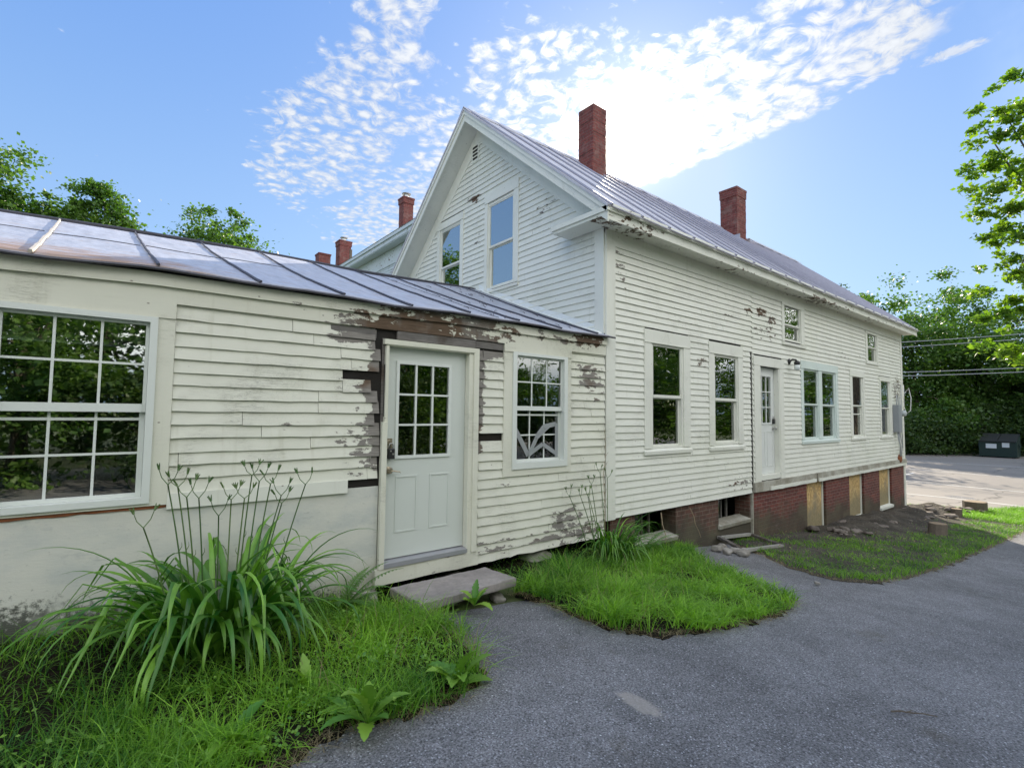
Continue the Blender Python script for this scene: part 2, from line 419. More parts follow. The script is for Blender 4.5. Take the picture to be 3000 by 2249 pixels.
M['chim'] = brick('chimney_brick', (.22, .060, .050), (.155, .042, .038), (.22, .14, .12), dirt=0, soot=.3)
def stone(name, c1, c2, sc_=3, bump=.6):
    m, g = mat(name)
    n = g.noise(g.pos, sc_, 6, .65); n2 = g.noise(g.pos, sc_ * 9, 4, .6)
    c = g.mix(g.ss(n, .35, .65), c1, c2)
    c = g.v('SCALE', c, sc_=g.m('ADD', .7, g.m('MULTIPLY', n2, .6)))
    g.put(g.b.inputs['Base Color'], c); g.b.inputs['Roughness'].default_value = .9
    g.put(g.b.inputs['Normal'], g.bump(g.m('ADD', n, g.m('MULTIPLY', n2, .4)), bump, .01))
    return m
M['stone'] = stone('field_stone', (.22, .20, .17), (.36, .34, .31), 4)
M['rubble'] = stone('rubble_stone', (.10, .082, .068), (.20, .17, .145), 7)
M['slab'] = stone('step_stone', (.31, .28, .26), (.22, .20, .19), 2.5, .45)
M['concrete'] = stone('old_concrete', (.25, .23, .18), (.42, .41, .35), 2.2, .5)
M['stucco'] = None
m, g = mat('painted_plywood_skirt'); M['stucco'] = m
x, y, z = g.xyz(g.pos)
n = g.noise(g.v('MULTIPLY', g.pos, (1, 1, 2.2)), 1.7, 5, .6); n2 = g.noise(g.v('MULTIPLY', g.pos, (3, 3, 9)), 4, 5, .7)
c = g.mix(g.ss(n, .4, .7), (.60, .595, .53), (.48, .50, .47))
c = g.mix(g.m('MULTIPLY', g.ss(n2, .60, .70), .5), c, (.30, .32, .29))
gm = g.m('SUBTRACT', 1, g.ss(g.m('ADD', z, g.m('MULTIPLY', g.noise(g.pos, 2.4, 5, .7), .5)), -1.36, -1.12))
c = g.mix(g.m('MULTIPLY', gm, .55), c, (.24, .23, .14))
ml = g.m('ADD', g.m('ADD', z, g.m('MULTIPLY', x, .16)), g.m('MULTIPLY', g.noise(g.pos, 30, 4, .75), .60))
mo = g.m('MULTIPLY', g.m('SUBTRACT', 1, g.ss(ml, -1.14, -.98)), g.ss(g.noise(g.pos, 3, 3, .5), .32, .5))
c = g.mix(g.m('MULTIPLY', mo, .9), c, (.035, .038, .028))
sm = g.noise(g.v('MULTIPLY', g.pos, (1.3, 1, 2.6)), 3.2, 6, .72)
c = g.mix(g.m('MULTIPLY', g.ss(sm, .57, .72), .45), c, (.34, .36, .36))
g.put(g.b.inputs['Base Color'], c); g.b.inputs['Roughness'].default_value = .7
g.put(g.b.inputs['Normal'], g.bump(g.m('ADD', n2, g.m('MULTIPLY', g.noise(g.pos, 60, 3, .6), .3)), .35, .006))
# chipboard
m, g = mat('chipboard'); M['osb'] = m
ps = g.v('MULTIPLY', g.pos, (1, 1, 1))
v1 = g.n('ShaderNodeTexVoronoi'); g.put(v1.inputs['Vector'], g.v('MULTIPLY', g.pos, (1.6, 1, .8))); v1.inputs['Scale'].default_value = 24
k = g.xyz(v1.outputs['Color'])[0]
c = g.mix(k, (.36, .22, .075), (.70, .50, .23))
c = g.mix(g.ss(g.noise(g.pos, 2, 5, .7), .5, .72), c, (.27, .22, .15))
x, y, z = g.xyz(g.pos)
c = g.mix(g.m('MULTIPLY', g.m('SUBTRACT', 1, g.ss(g.m('ADD', z, g.m('MULTIPLY', g.noise(g.pos, 2.2, 4, .6), .35)), -2.05, -1.55)), .8), c, (.20, .18, .11))
g.put(g.b.inputs['Base Color'], c); g.b.inputs['Roughness'].default_value = .8
g.put(g.b.inputs['Normal'], g.bump(k, .3, .003))
# painted sheet-metal roofs
def roofmat(name, base, warm, wamt, streak=.35):
    m, g = mat(name)
    n = g.noise(g.v('MULTIPLY', g.pos, (6, 1.2, 1.2)), 2, 5, .65); n2 = g.noise(g.pos, 1.1, 4, .6)
    n3 = g.noise(g.v('MULTIPLY', g.pos, (2, 14, 14)), 2, 5, .7)
    c = g.v('SCALE', base, sc_=g.m('ADD', 1 - streak / 2, g.m('MULTIPLY', n, streak)))
    x, y, z = g.xyz(g.pos)
    wl = g.m('MULTIPLY', g.ss(x, 1.2, -.1), g.ss(y, .9, .0))
    k = g.m('MULTIPLY', g.ss(g.m('ADD', n3, g.m('MULTIPLY', wl, .20)), .54, .70), wamt)
    c = g.mix(k, c, warm)
    c = g.mix(g.m('MULTIPLY', g.ss(n2, .58, .72), .25), c, tuple(q * .7 for q in base))
    g.put(g.b.inputs['Base Color'], c); g.b.inputs['Roughness'].default_value = .55; g.b.inputs['Metallic'].default_value = .0
    g.put(g.b.inputs['Normal'], g.bump(g.m('ADD', g.m('MULTIPLY', n3, .5), g.m('MULTIPLY', g.noise(g.pos, 2.6, 3, .55), 4)), .5, .02))
    sp_ = g.vor(g.pos, 9)
    c = g.mix(g.m('MULTIPLY', g.m('SUBTRACT', 1, g.ss(sp_, .05, .09)), .6), c, (.20, .13, .09)); g.put(g.b.inputs['Base Color'], c)
    return m
M['aroof'] = roofmat('annex_roof_metal', (.375, .40, .47), (.31, .19, .11), .9, .75)
M['mroof'] = roofmat('main_roof_metal', (.50, .49, .525), (.27, .19, .15), .5, .5)
M['seam'] = simple('dark_seam', (.075, .072, .085), .6, .2, var=.4, scale=25, bump=.4)
M['seaml'] = simple('pale_seam', (.46, .42, .36), .6, .1, var=.2, scale=20)
M['mseam'] = simple('roof_rib', (.36, .35, .40), .5, .3, var=.2, scale=14)
# ground
m, g = mat('asphalt'); M['asphalt'] = m
n = g.m('ADD', g.m('MULTIPLY', g.noise(g.pos, .8, 5, .6), 1.0), g.m('MULTIPLY', g.m('SUBTRACT', g.noise(g.pos, 5, 5, .7), .5), .7)); n2 = g.noise(g.pos, 85, 3, .75); vo = g.vor(g.pos, 70, 'F1', 'Color'); vr = g.xyz(vo)[0]
vd = g.vor(g.pos, 70)
c = g.v('SCALE', (.166, .164, .168), sc_=g.m('MAXIMUM', .3, g.m('ADD', .30, g.m('MULTIPLY', n, 1.35))))
c = g.v('SCALE', c, sc_=g.m('MAXIMUM', .15, g.m('ADD', -1.3, g.m('MULTIPLY', n2, 4.5))))
chip = g.m('MULTIPLY', g.ss(vr, .62, .80), g.m('SUBTRACT', 1, g.ss(vd, .22, .42)))
c = g.mix(g.m('MULTIPLY', chip, .8), c, (.42, .425, .45))
vo2 = g.vor(g.pos, 38, 'F1', 'Color'); ch2 = g.m('MULTIPLY', g.ss(g.xyz(vo2)[0], .93, .97), g.m('SUBTRACT', 1, g.ss(g.vor(g.pos, 38), .14, .26)))
c = g.mix(g.m('MULTIPLY', ch2, .8), c, (.72, .72, .74))
ax_, ay_, az_ = g.xyz(g.pos)
pd = g.v('LENGTH', g.comb(g.m('DIVIDE', g.m('SUBTRACT', ax_, 2.51), .075), g.m('DIVIDE', g.m('SUBTRACT', ay_, -2.60), .16), 0))
pd = g.m('ADD', pd, g.m('MULTIPLY', g.m('SUBTRACT', g.noise(g.pos, 16, 4, .7), .5), 1.2))
c = g.mix(g.m('MULTIPLY', g.m('SUBTRACT', 1, g.ss(pd, .7, 1.1)), .7), c, (.36, .33, .29))
wpos = g.v('ADD', g.pos, g.v('SCALE', g.comb(g.noise(g.pos, 1.5, 4, .6), g.noise(g.v('ADD', g.pos, (7., 3., 0.)), 1.5, 4, .6), 0), sc_=1.2))
ckd = g.vor(wpos, .42, 'DISTANCE_TO_EDGE')
c = g.mix(g.m('MULTIPLY', g.m('SUBTRACT', 1, g.ss(ckd, .002, .008)), g.m('MULTIPLY', g.ss(g.noise(g.pos, .5, 2, .5), .5, .65), .25)), c, (.035, .033, .03))
st_ = g.noise(g.v('ADD', g.pos, (3., 9., 0.)), 1.3, 5, .65)
c = g.mix(g.m('MULTIPLY', g.ss(st_, .60, .70), .35), c, (.10, .085, .06))
g.put(g.b.inputs['Base Color'], c); g.b.inputs['Roughness'].default_value = .85
g.put(g.b.inputs['Normal'], g.bump(g.m('ADD', g.m('MULTIPLY', n2, .6), g.m('SUBTRACT', .5, vd)), .8, .006))
m, g = mat('lot_asphalt'); M['lot'] = m
n = g.noise(g.pos, .25, 5, .6); n2 = g.noise(g.pos, 60, 3, .7)
ck = g.vor(g.v('ADD', g.pos, g.v('SCALE', g.comb(n, n, 0), sc_=2.5)), .13, 'DISTANCE_TO_EDGE')
c = g.v('SCALE', (.235, .215, .195), sc_=g.m('ADD', .72, g.m('MULTIPLY', n, .55)))
c = g.v('SCALE', c, sc_=g.m('ADD', .8, g.m('MULTIPLY', n2, .4)))
c = g.mix(g.m('MULTIPLY', g.m('SUBTRACT', 1, g.ss(ck, .002, .008)), .7), c, (.08, .075, .07))
g.put(g.b.inputs['Base Color'], c); g.b.inputs['Roughness'].default_value = .85
m, g = mat('soil'); M['soil'] = m
n = g.noise(g.pos, 1.7, 6, .7); n2 = g.noise(g.pos, 22, 5, .7); vo = g.vor(g.pos, 30); vc_ = g.xyz(g.vor(g.pos, 30, 'F1', 'Color'))[0]
c = g.mix(g.ss(n, .35, .65), (.035, .029, .021), (.095, .080, .060)); c = g.v('SCALE', c, sc_=g.m('ADD', .5, n2))
c = g.mix(g.m('MULTIPLY', g.ss(vc_, .9, .95), g.m('SUBTRACT', 1, g.ss(vo, .2, .35))), c, (.30, .28, .26))
g.put(g.b.inputs['Base Color'], c); g.b.inputs['Roughness'].default_value = .95
g.put(g.b.inputs['Normal'], g.bump(g.m('ADD', n2, vo), .9, .03))
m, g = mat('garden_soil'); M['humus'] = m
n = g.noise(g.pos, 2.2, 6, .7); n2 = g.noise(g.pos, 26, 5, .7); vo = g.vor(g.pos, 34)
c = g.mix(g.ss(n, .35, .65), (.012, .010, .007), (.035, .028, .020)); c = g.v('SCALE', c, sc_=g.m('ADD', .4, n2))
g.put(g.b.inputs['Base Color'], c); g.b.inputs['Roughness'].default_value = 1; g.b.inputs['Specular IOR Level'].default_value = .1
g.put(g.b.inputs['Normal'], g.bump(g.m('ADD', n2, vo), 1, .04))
m, g = mat('field_ground'); M['field'] = m
n = g.noise(g.pos, .4, 5, .65); n2 = g.noise(g.pos, 9, 4, .7)
c = g.mix(n, (.05, .075, .02), (.10, .12, .04)); c = g.v('SCALE', c, sc_=g.m('ADD', .5, n2))
g.put(g.b.inputs['Base Color'], c); g.b.inputs['Roughness'].default_value = .95
M['line'] = simple('road_paint', (.60, .60, .58), .7, var=.25, scale=9)
def leafmat(name, c1, c2, trans=.35, rough=.45, tc=None, spec=.4):
    m, g = mat(name)
    t = g.attr('tint'); c = g.mix(t, c1, c2)
    c = g.v('SCALE', c, sc_=g.m('ADD', .85, g.m('MULTIPLY', g.noise(g.pos, 20, 2, .5), .3)))
    g.put(g.b.inputs['Base Color'], c); g.b.inputs['Roughness'].default_value = rough
    g.b.inputs['Specular IOR Level'].default_value = spec
    tr = g.n('ShaderNodeBsdfTranslucent'); g.put(tr.inputs[0], g.mix(1, c, tuple(tc or (1.5, 1.5, .45)), 'MULTIPLY'))
    mx = g.n('ShaderNodeMixShader'); mx.inputs[0].default_value = trans
    g.t.links.new(g.b.outputs[0], mx.inputs[1]); g.t.links.new(tr.outputs[0], mx.inputs[2]); g.t.links.new(mx.outputs[0], g.out.inputs[0])
    return m
M['leaf'] = leafmat('tree_leaves', (.045, .11, .025), (.14, .24, .05), .40, tc=(1.4, 1.6, .45))
M['leafd'] = leafmat('dark_tree_leaves', (.03, .07, .022), (.08, .135, .035), .35)
M['leafb'] = leafmat('bright_maple_leaves', (.09, .19, .03), (.22, .33, .05), .5, tc=(1.5, 1.6, .35))
M['grass'] = leafmat('grass_blades', (.03, .135, .014), (.31, .56, .05), .38, tc=(1.2, 1.42, .42))
M['thatch'] = leafmat('dead_grass', (.22, .17, .09), (.36, .29, .17), .2)
M['lily'] = leafmat('daylily_leaves', (.025, .12, .018), (.24, .46, .06), .25, .35, tc=(1.2, 1.5, .5), spec=.5)
M['stalk'] = leafmat('daylily_stalks', (.07, .14, .04), (.15, .22, .07), .1)
M['weed'] = leafmat('broad_weed_leaves', (.06, .20, .03), (.26, .44, .06), .3, .4)
M['fern'] = leafmat('fern_fronds', (.07, .19, .04), (.15, .30, .07), .35)


# ------------------------------------------------------------------ setting: ground, driveway, parking lot
def steps(*seg):
    out = []
    for a, b, st in seg: out += list(np.arange(a, b, st))
    return np.array(out + [seg[-1][1]])
grid_sheet('ground', steps((-300, -60, 30), (-60, 90, 2), (90, 600, 30)), steps((-300, -60, 30), (-60, 60, 3), (60, 400, 30)), M['field'], -.03)
grid_sheet('driveway', steps((-14, 26, .4)), steps((-13, 1, .5)), M['asphalt'], 0)
grid_sheet('parking_lot', steps((19.6, 56, 1.2)), steps((-40, 46, 1.5)), M['lot'], .004)
for i, (xa, ya, xb, yb) in enumerate(((24.2, -12, 24.2, 9), (29, -12, 29, 14), (36, -10, 36, 14), (44.5, -12, 43.5, 5), (27, 3, 34, 3.2))):
    mb = MB(); n = 12; d = Vector((xb - xa, yb - ya, 0)).normalized(); s_ = Vector((-d.y, d.x, 0)) * .06
    for k in range(n):
        p = Vector((xa, ya, 0)).lerp(Vector((xb, yb, 0)), k / n); q = Vector((xa, ya, 0)).lerp(Vector((xb, yb, 0)), (k + 1) / n)
        z0, z1 = gh(p.x, p.y) + .009, gh(q.x, q.y) + .009
        mb.quad((p.x - s_.x, p.y - s_.y, z0), (q.x - s_.x, q.y - s_.y, z1), (q.x + s_.x, q.y + s_.y, z1), (p.x + s_.x, p.y + s_.y, z0))
    tag(mb.build('parking_line', M['line']), kind='structure')

PA = [(-7, -2.3), (-3, -2.25), (-1.2, -2.15), (.1, -2.05), (.7, -2.0), (.9, -1.9), (1.15, -1.89), (1.38, -1.97), (1.7, -1.94), (1.89, -1.87), (2.07, -1.61), (2.08, -1.36),
      (2.17, -.95), (2.14, -.55), (2.0, -.3), (3.2, -.1), (3.2, .9), (-7, .9)]
PB = [(3.3, .9), (3.25, -.2), (3.21, -.83), (3.18, -1.35), (3.26, -1.8), (3.53, -2.09), (4.1, -2.24), (4.99, -2.3), (5.6, -2.22), (5.72, -2.08), (5.95, -1.6), (6.14, -1.13), (6.5, -.6), (6.85, -.2), (6.9, .9)]
PC = [(8.6, .9), (8.4, -.2), (8.04, -.77), (7.5, -1.34), (7.29, -1.99), (7.85, -2.33), (9.4, -2.42), (12.51, -2.48), (15, -2.55), (17.83, -2.61), (20.6, -3.2), (24, -4.3), (27, -6),
      (30, -7.2), (26, -4.1), (23.4, -2.2), (21.19, -1.12), (20.13, -.09), (19.7, .6), (19.5, 7), (18, 7), (18, .9)]
def bed(name, poly, m, h0, cell, amp=0, mound=None):
    xs = np.arange(min(p[0] for p in poly) - cell, max(p[0] for p in poly) + cell, cell)
    ys = np.arange(min(p[1] for p in poly) - cell, max(p[1] for p in poly) + cell, cell)
    X, Y = np.meshgrid(xs, ys, indexing='ij')
    jx = X + rng.uniform(-.25, .25, X.shape) * cell; jy = Y + rng.uniform(-.25, .25, X.shape) * cell
    wx = jx + .05 * vnoise(jx, jy, 9) + .03 * vnoise(jy, jx, 23); wy = jy + .05 * vnoise(jx + 3, jy, 8) + .03 * vnoise(jy + 5, jx, 21)
    ins = inside(wx, wy, poly); d = edist(wx, wy, poly)
    Z = gh(jx, jy) + np.where(ins, .006 + np.minimum(d * .3, h0), -.02)
    if amp: Z += np.where(ins, amp * np.clip(d * 2, 0, 1) * (vnoise(jx, jy, 3) * .6 + vnoise(jx, jy, 9) * .4), 0)
    if mound is not None: Z += np.where(ins, mound(jx, jy) * np.clip(d * 3, 0, 1), 0)
    ok = ins[:-1, :-1] | ins[1:, :-1] | ins[:-1, 1:] | ins[1:, 1:]
    i, j = np.nonzero(ok); ny = X.shape[1]; a = i * ny + j
    me = np_mesh(name, np.stack([jx, jy, Z], -1).reshape(-1, 3), [np.stack([a, a + ny, a + ny + 1, a + 1], 1)]); me.shade_smooth()
    tag(link(name, me, m), kind='structure')
def moundC(x, y): return .16 * np.exp(-((y + .35) / .6) ** 2) * np.clip((x - 11.5) / 2, 0, 1) * (1 + .5 * vnoise(x, y, 4))
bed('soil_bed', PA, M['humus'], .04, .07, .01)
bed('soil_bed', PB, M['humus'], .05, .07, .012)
bed('soil_bed', PC, M['soil'], .05, .11, .02, moundC)

# ------------------------------------------------------------------ the white house (main wing + low annex)
house = empty('white_house', (5.2, 0, -1.9), 'weathered white clapboard house with two roof chimneys, brick basement and low metal-roofed annex', 'house')
AW = [  # annex windows / main-wing windows: outer casing, head height, sill, inner frame, glass, meeting rail
    dict(o=(-.745, .345, -.70, .785), hh=.12, sill=0, fr=(-.645, .238, -.677, .667), g=(-.571, .170, -.614, .605), mid=(-.027, .032), grid=(3, 2), st='vinyl', label='large white-framed window with twelve panes at the far end of the annex'),
    dict(o=(3.455, 4.53, -.72, .817), hh=.12, sill=0, fr=(3.578, 4.455, -.642, .706), g=(3.66, 4.375, -.548, .648), mid=(.03, .083), grid=(3, 2), st='vinyl', label='annex window right of the door, lower pane patched with silver tape'),
]
MW = [
    dict(o=(6.04, 7.235, -.583, 1.262), hh=.20, sill=.085, fr=(6.20, 7.06, -.50, 1.09), g=(6.283, 6.985, -.452, 1.03), mid=(.255, .30), st='wood', label='tall window nearest the corner with a grey screen in its upper half'),
    dict(o=(7.80, 8.945, -.588, 1.25), hh=.20, sill=.085, fr=(7.95, 8.79, -.50, 1.07), g=(8.03, 8.735, -.44, 1.01), mid=(.255, .30), st='wood'),
    dict(o=(11.465, 13.56, -.58, 1.205), hh=.17, sill=.085, fr=(11.58, 12.42, -.50, 1.05), g=(11.65, 12.36, -.455, 1.0), mid=(.25, .285), st='wood', m='mint', label='double window with pale mint trim', g2=(12.64, 13.36, -.455, 1.0), fr2=(12.58, 13.43, -.50, 1.05)),
    dict(o=(14.36, 15.43, -.57, 1.18), hh=.15, sill=.08, fr=(14.52, 15.31, -.51, 1.06), g=(14.6, 15.23, -.46, 1.02), mid=(.28, .31), st='wood', extra=(.065, .09)),
    dict(o=(16.63, 17.70, -.58, 1.15), hh=.13, sill=.08, fr=(16.74, 17.58, -.52, 1.05), g=(16.82, 17.5, -.48, 1.01), mid=(.255, .285), st='wood'),
    dict(o=(10.60, 11.69, 1.465, 2.345), hh=.06, sill=.07, fr=(10.70, 11.53, 1.56, 2.31), g=(10.76, 11.47, 1.61, 2.285), mid=(1.885, 1.915), st='wood', label='small upper window above the second door'),
    dict(o=(15.60, 16.62, 1.43, 2.31), hh=.06, sill=.07, fr=(15.74, 16.55, 1.49, 2.28), g=(15.81, 16.49, 1.535, 2.245), mid=(1.885, 1.915), st='wood', label='small upper window at the far end of the long wall'),
]
GW = [
    dict(o=(1.86, 2.84, 2.13, 3.96), hh=.17, sill=.06, fr=(1.98, 2.76, 2.20, 3.78), g=(2.045, 2.70, 2.258, 3.715), mid=(2.955, 2.99), st='wood', gm='skyglass', label='gable window nearer the front corner'),
    dict(o=(3.555, 4.555, 2.13, 3.91), hh=.15, sill=.06, fr=(3.65, 4.45, 2.20, 3.76), g=(3.716, 4.39, 2.258, 3.70), mid=(2.94, 2.975), st='wood', gm='skyglass', label='gable window farther from the front corner'),
]
DOOR1 = (2.0, 3.095, -1.47, .69); DOOR2 = (9.37, 10.615, -1.23, 1.137)
def walls_with_holes(mb, a0, a1, z0, z1, holes, o0, o1, top=None):
    xs = sorted({a0, a1, *[h[0] for h in holes], *[h[1] for h in holes]}); xs = [x for x in xs if a0 <= x <= a1]
    for xa, xb in zip(xs, xs[1:]):
        cuts = sorted([(h[2], h[3]) for h in holes if h[0] < (xa + xb) / 2 < h[1]]); z = z0
        for c0, c1 in cuts + [(z1, z1)]:
            if c0 > z: mb.box(xa, xb, o0, o1, z, min(c0, z1))
            z = max(z, c1)
def siding(mb, a0f, a1f, z0, z1, e, holes, pf, missing=(), proud=.025, jit=.0015, join=(1.6, 4.2), ragged=0):
    k = 0; z = z0
    while z < z1 - .01:
        zb, zt = z, min(z + e + .014, z1 + .01)
        A0, A1 = a0f(z + e / 2), a1f(z + e / 2)
        if A1 - A0 > .05:
            cuts = [(h[0], h[1]) for h in list(holes) + list(missing) if h[2] < zb + e * .6 and h[3] > zb + e * .25]
            segs = [(A0, A1)]
            for c0, c1 in cuts:
                ns = []
                for s0, s1 in segs:
                    if c1 <= s0 or c0 >= s1: ns.append((s0, s1)); continue
                    if c0 - s0 > .015: ns.append((s0, c0))
                    if s1 - c1 > .015: ns.append((c1, s1))
                segs = ns
            for s0, s1 in segs:
                x = s0 - random.uniform(0, 1.2)
                while x < s1:
                    L = random.uniform(*join); b0, b1 = max(x, s0), min(x + L, s1); x += L
                    if b1 - b0 < .02: continue
                    dz = random.uniform(-jit, jit) * 2; n = max(1, int((b1 - b0) / .11)); vs = []; pl = []
                    po = proud + random.uniform(-.0015, .003)
                    for i in range(n + 1):
                        a = b0 + .002 + (b1 - b0 - .004) * i / n
                        wz = dz + random.uniform(-jit, jit) + (random.uniform(0, ragged) if ragged else 0)
                        wo_ = random.uniform(-jit, jit)
                        for (o, zz, ex) in ((.001, zb + wz, .2), (po + wo_, zb + wz, .24), (.0045, zt, 0), (.001, zt, 0)): vs.append((a, o, zz)); pl.append(max(.001, min(1.6, pf(a, zz) + ex)))
                    fs = [(0, 1, 2, 3), (4 * n, 4 * n + 3, 4 * n + 2, 4 * n + 1)]
                    for i in range(n):
                        q = 4 * i
                        fs += [(q, q + 1, q + 5, q + 4), (q + 1, q + 2, q + 6, q + 5)]
                    mb.add(vs, fs, pl)
        z += e; k += 1
def bl(a, z, *bs):
    t = 0
    for (ca, cz, ra, rz, s) in bs:
        d = math.hypot((a - ca) / ra, (z - cz) / rz)
        t = max(t, s * max(0, 1 - d ** 2) ** .5 if d < 1 else 0)
    return t
PEEL_A = lambda a, z: bl(a, z, (2.01, .10, .15, .70, 1.6), (1.80, .70, .40, .10, 1.15), (3.08, .10, .13, .65, 1.6), (3.25, .72, .35, .10, 1.5), (4.86, .55, .35, .08, .75), (4.92, .40, .35, .10, .8), (4.95, .22, .2, .08, .5),
                   (4.45, -1.27, .35, .10, .75), (4.5, -1.5, 1.2, .12, .62), (3.4, -1.5, .5, .12, .55), (1.85, -.45, .25, .1, .55), (1.8, .25, .2, .2, .4), (1.75, -.2, .3, .2, .45), (3.5, -.78, .3, .1, .5), (1.2, -.1, .1, .05, .6)) + (.18 if z < -.9 or a > 1.3 else .08)
PEEL_M = lambda a, z: bl(a, z, (9.7, 2.0, .30, .12, .95), (9.2, 1.95, .25, .09, .8), (10.15, 1.9, .25, .2, .75), (8.45, 1.75, .3, .1, .7), (7.6, .87, .28, .10, .9), (10.0, 1.6, 1.0, .2, .45), (7.5, 1.5, 1.2, .15, .4), (13.6, 1.5, 1.2, .12, .5),
                   (18.2, .9, .5, .5, .6), (8.8, -1.2, .5, .15, .6), (5.5, 2.0, .2, .4, .55), (17.9, 1.6, .6, .15, .5), (15.2, 1.6, .4, .3, .4)) + .06
# sheathing -------------------------------------------------
holesA = [w_['fr'] for w_ in AW] + [(2.03, 2.99, -1.50, .66)]
holesM = [w_['fr'] for w_ in MW] + [MW[2]['fr2'], (9.60, 10.42, -1.13, .97)]
mb = MB(flat); walls_with_holes(mb, -6, 5.2, -1.6, 1.0, holesA, -.10, 0); mb.build('sheathing', M['sheath'], house)
mb = MB(flat); walls_with_holes(mb, 5.2, 18.85, -1.42, 2.6, holesM, -.10, 0); mb.build('sheathing', M['sheath'], house)
rk = lambda z: (5.36 - z) / .844        # half width of the gable wall under the roof
mb = MB(gab); hg = [w_['fr'] for w_ in GW]
walls_with_holes(mb, .0, 6.1, -1.42, 2.55, hg, -.10, 0)
for i in range(24):
    z0 = 2.55 + i * .118; z1 = z0 + .118; h = rk(z1)
    if h > .02:
        walls_with_holes(mb, 3.05 - h, 3.05 + h, z0, z1, [q for q in hg if q[3] > z0 + .06 and q[2] < z1 - .05] and [(q[0], q[1], z0, z1) for q in hg if q[3] > z0 + .06], -.10, 0)
mb.build('gable_sheathing', M['sheath'], house)
# clapboards ------------------------------------------------
miss = [(1.62, 2.0, .29, .36), (1.89, 2.0, .16, .24), (3.1, 3.45, -.35, -.28), (3.1, 3.46, .70, .80), (1.92, 2.0, .60, .80), (3.05, 3.16, .45, .58), (3.05, 3.14, .2, .22), (1.93, 2.0, -.13, -.08)]
mb = MB(flat)
siding(mb, lambda z: .345, lambda z: 1.992 - random.random() * .05, -.62, .785, .0995, [], PEEL_A, [m_ for m_ in miss if m_[0] < 2.5], jit=.003, join=(.8, 2.2))
mb.build('annex_siding', M['annex'], house, label='clapboards between the large window and the grey door, bare at the door')
mb = MB(flat)
siding(mb, lambda z: 3.10 + random.random() * .03, lambda z: 5.185, -1.52, .785, .0995, [(3.50, 4.49, -.70, .8)], PEEL_A, [m_ for m_ in miss if m_[0] > 3.05], join=(.9, 2.4), jit=.003)
siding(mb, lambda z: 3.095, lambda z: 5.19, -1.62, -1.52, .1, [], PEEL_A, ragged=.02, join=(.6, 1.4))
mb.build('annex_siding', M['annex'], house, label='clapboards right of the grey door with flaking patches')
mb = MB(flat)
siding(mb, lambda z: 5.39, lambda z: 9.25 if z < 1.22 else 9.32, -1.406, 2.335, .0962, [(q['o'][0] + .03, q['o'][1] - .03, q['o'][2] + .03, q['o'][3] - .03) for q in MW], PEEL_M)
siding(mb, lambda z: 9.32, lambda z: 18.70, -1.235, 2.335, .0962, [(q['o'][0] + .03, q['o'][1] - .03, q['o'][2] + .03, q['o'][3] - .03) for q in MW] + [(9.40, 10.58, -1.3, 1.1)], PEEL_M)
mb.build('siding', M['main'], house)
mb = MB(gab)
PEEL_G = lambda a, z: bl(a, z, (3.18, 4.02, .22, .09, 1.1), (3.1, 3.2, .1, .15, .6), (.3, 2.7, .4, .3, .5), (1.2, 3.2, .4, .2, .5)) + .07
siding(mb, lambda z: max(.165, 3.05 - rk(z)), lambda z: min(6.0, 3.05 + rk(z)), 1.1, 5.25, .098, [(q['o'][0] + .03, q['o'][1] - .03, q['o'][2] + .03, q['o'][3] - .03) for q in GW], PEEL_G)
mb.build('gable_siding', M['main'], house)
# side / rear walls that close the volume
mb = MB()
mb.box(5.2, 18.85, 6.0, 6.1, -2.9, 2.6); mb.box(18.75, 18.85, 0.0, 6.0, -1.42, 2.6); mb.box(-6, 5.1, 5.9, 6.0, -1.65, 1.0); mb.box(-6.1, -6, 0, 6, -1.65, 1.0)
mb.prism([(.0, 2.6), (6.1, 2.6), (3.05, 5.2)], 18.75, 18.85, 0)
mb.prism([(0, 1.0), (6.0, 1.0), (3.0, 2.1)], -6.1, -6.0, 0)
mb.build('rear_wall', M['main'], house)
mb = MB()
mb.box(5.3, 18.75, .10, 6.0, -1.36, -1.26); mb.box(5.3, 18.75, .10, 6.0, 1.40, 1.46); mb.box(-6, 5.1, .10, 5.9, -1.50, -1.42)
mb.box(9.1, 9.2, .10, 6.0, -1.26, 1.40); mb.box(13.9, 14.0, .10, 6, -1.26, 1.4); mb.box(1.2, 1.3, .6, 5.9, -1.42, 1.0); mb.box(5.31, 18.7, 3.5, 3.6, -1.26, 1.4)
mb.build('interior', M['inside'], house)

# trim ------------------------------------------------------
mb = MB(flat)
PT = lambda a, z: bl(a, z, (7.4, 2.55, 1.2, .12, .55), (10.8, 2.6, 1.3, .1, .6), (14, 2.6, 1.2, .1, .6), (5.4, 2.6, .9, .25, .75), (5.9, 2.45, .5, .1, .7), (9.2, 2.5, 2.2, .12, .62), (12.2, 2.5, 1.8, .1, .75), (16, 2.5, 2, .1, .6)) + .12
mb.beam(5.2, 5.392, .0, .026, -1.42, 2.34, 9)      # corner board, long side
mb.build('corner_board', M['trim'], house); mb = MB(flat)
mb.beam(18.70, 18.87, .0, .026, -1.25, 2.34, 9)
mb.build('corner_board', M['trim'], house)
mb = MB(flat); mb.beam(5.2, 18.87, .0, .024, 2.335, 2.575, .2, .0012, PT); mb.build('frieze', M['trim'], house)
mb = MB(gab); mb.beam(.0, .165, .0, .026, 1.10, 2.62, 9); mb.build('corner_board', M['trim'], house)
mb = MB(flat)
mb.beam(4.86, 19.1, .325, .352, 2.50, 2.665, .2, .0015, PT)
mb.beam(4.86, 19.1, .353, .385, 2.62, 2.70, .2, .0015, lambda a, z: PT(a, z) * .6)
mb.build('fascia', M['trim'], house)
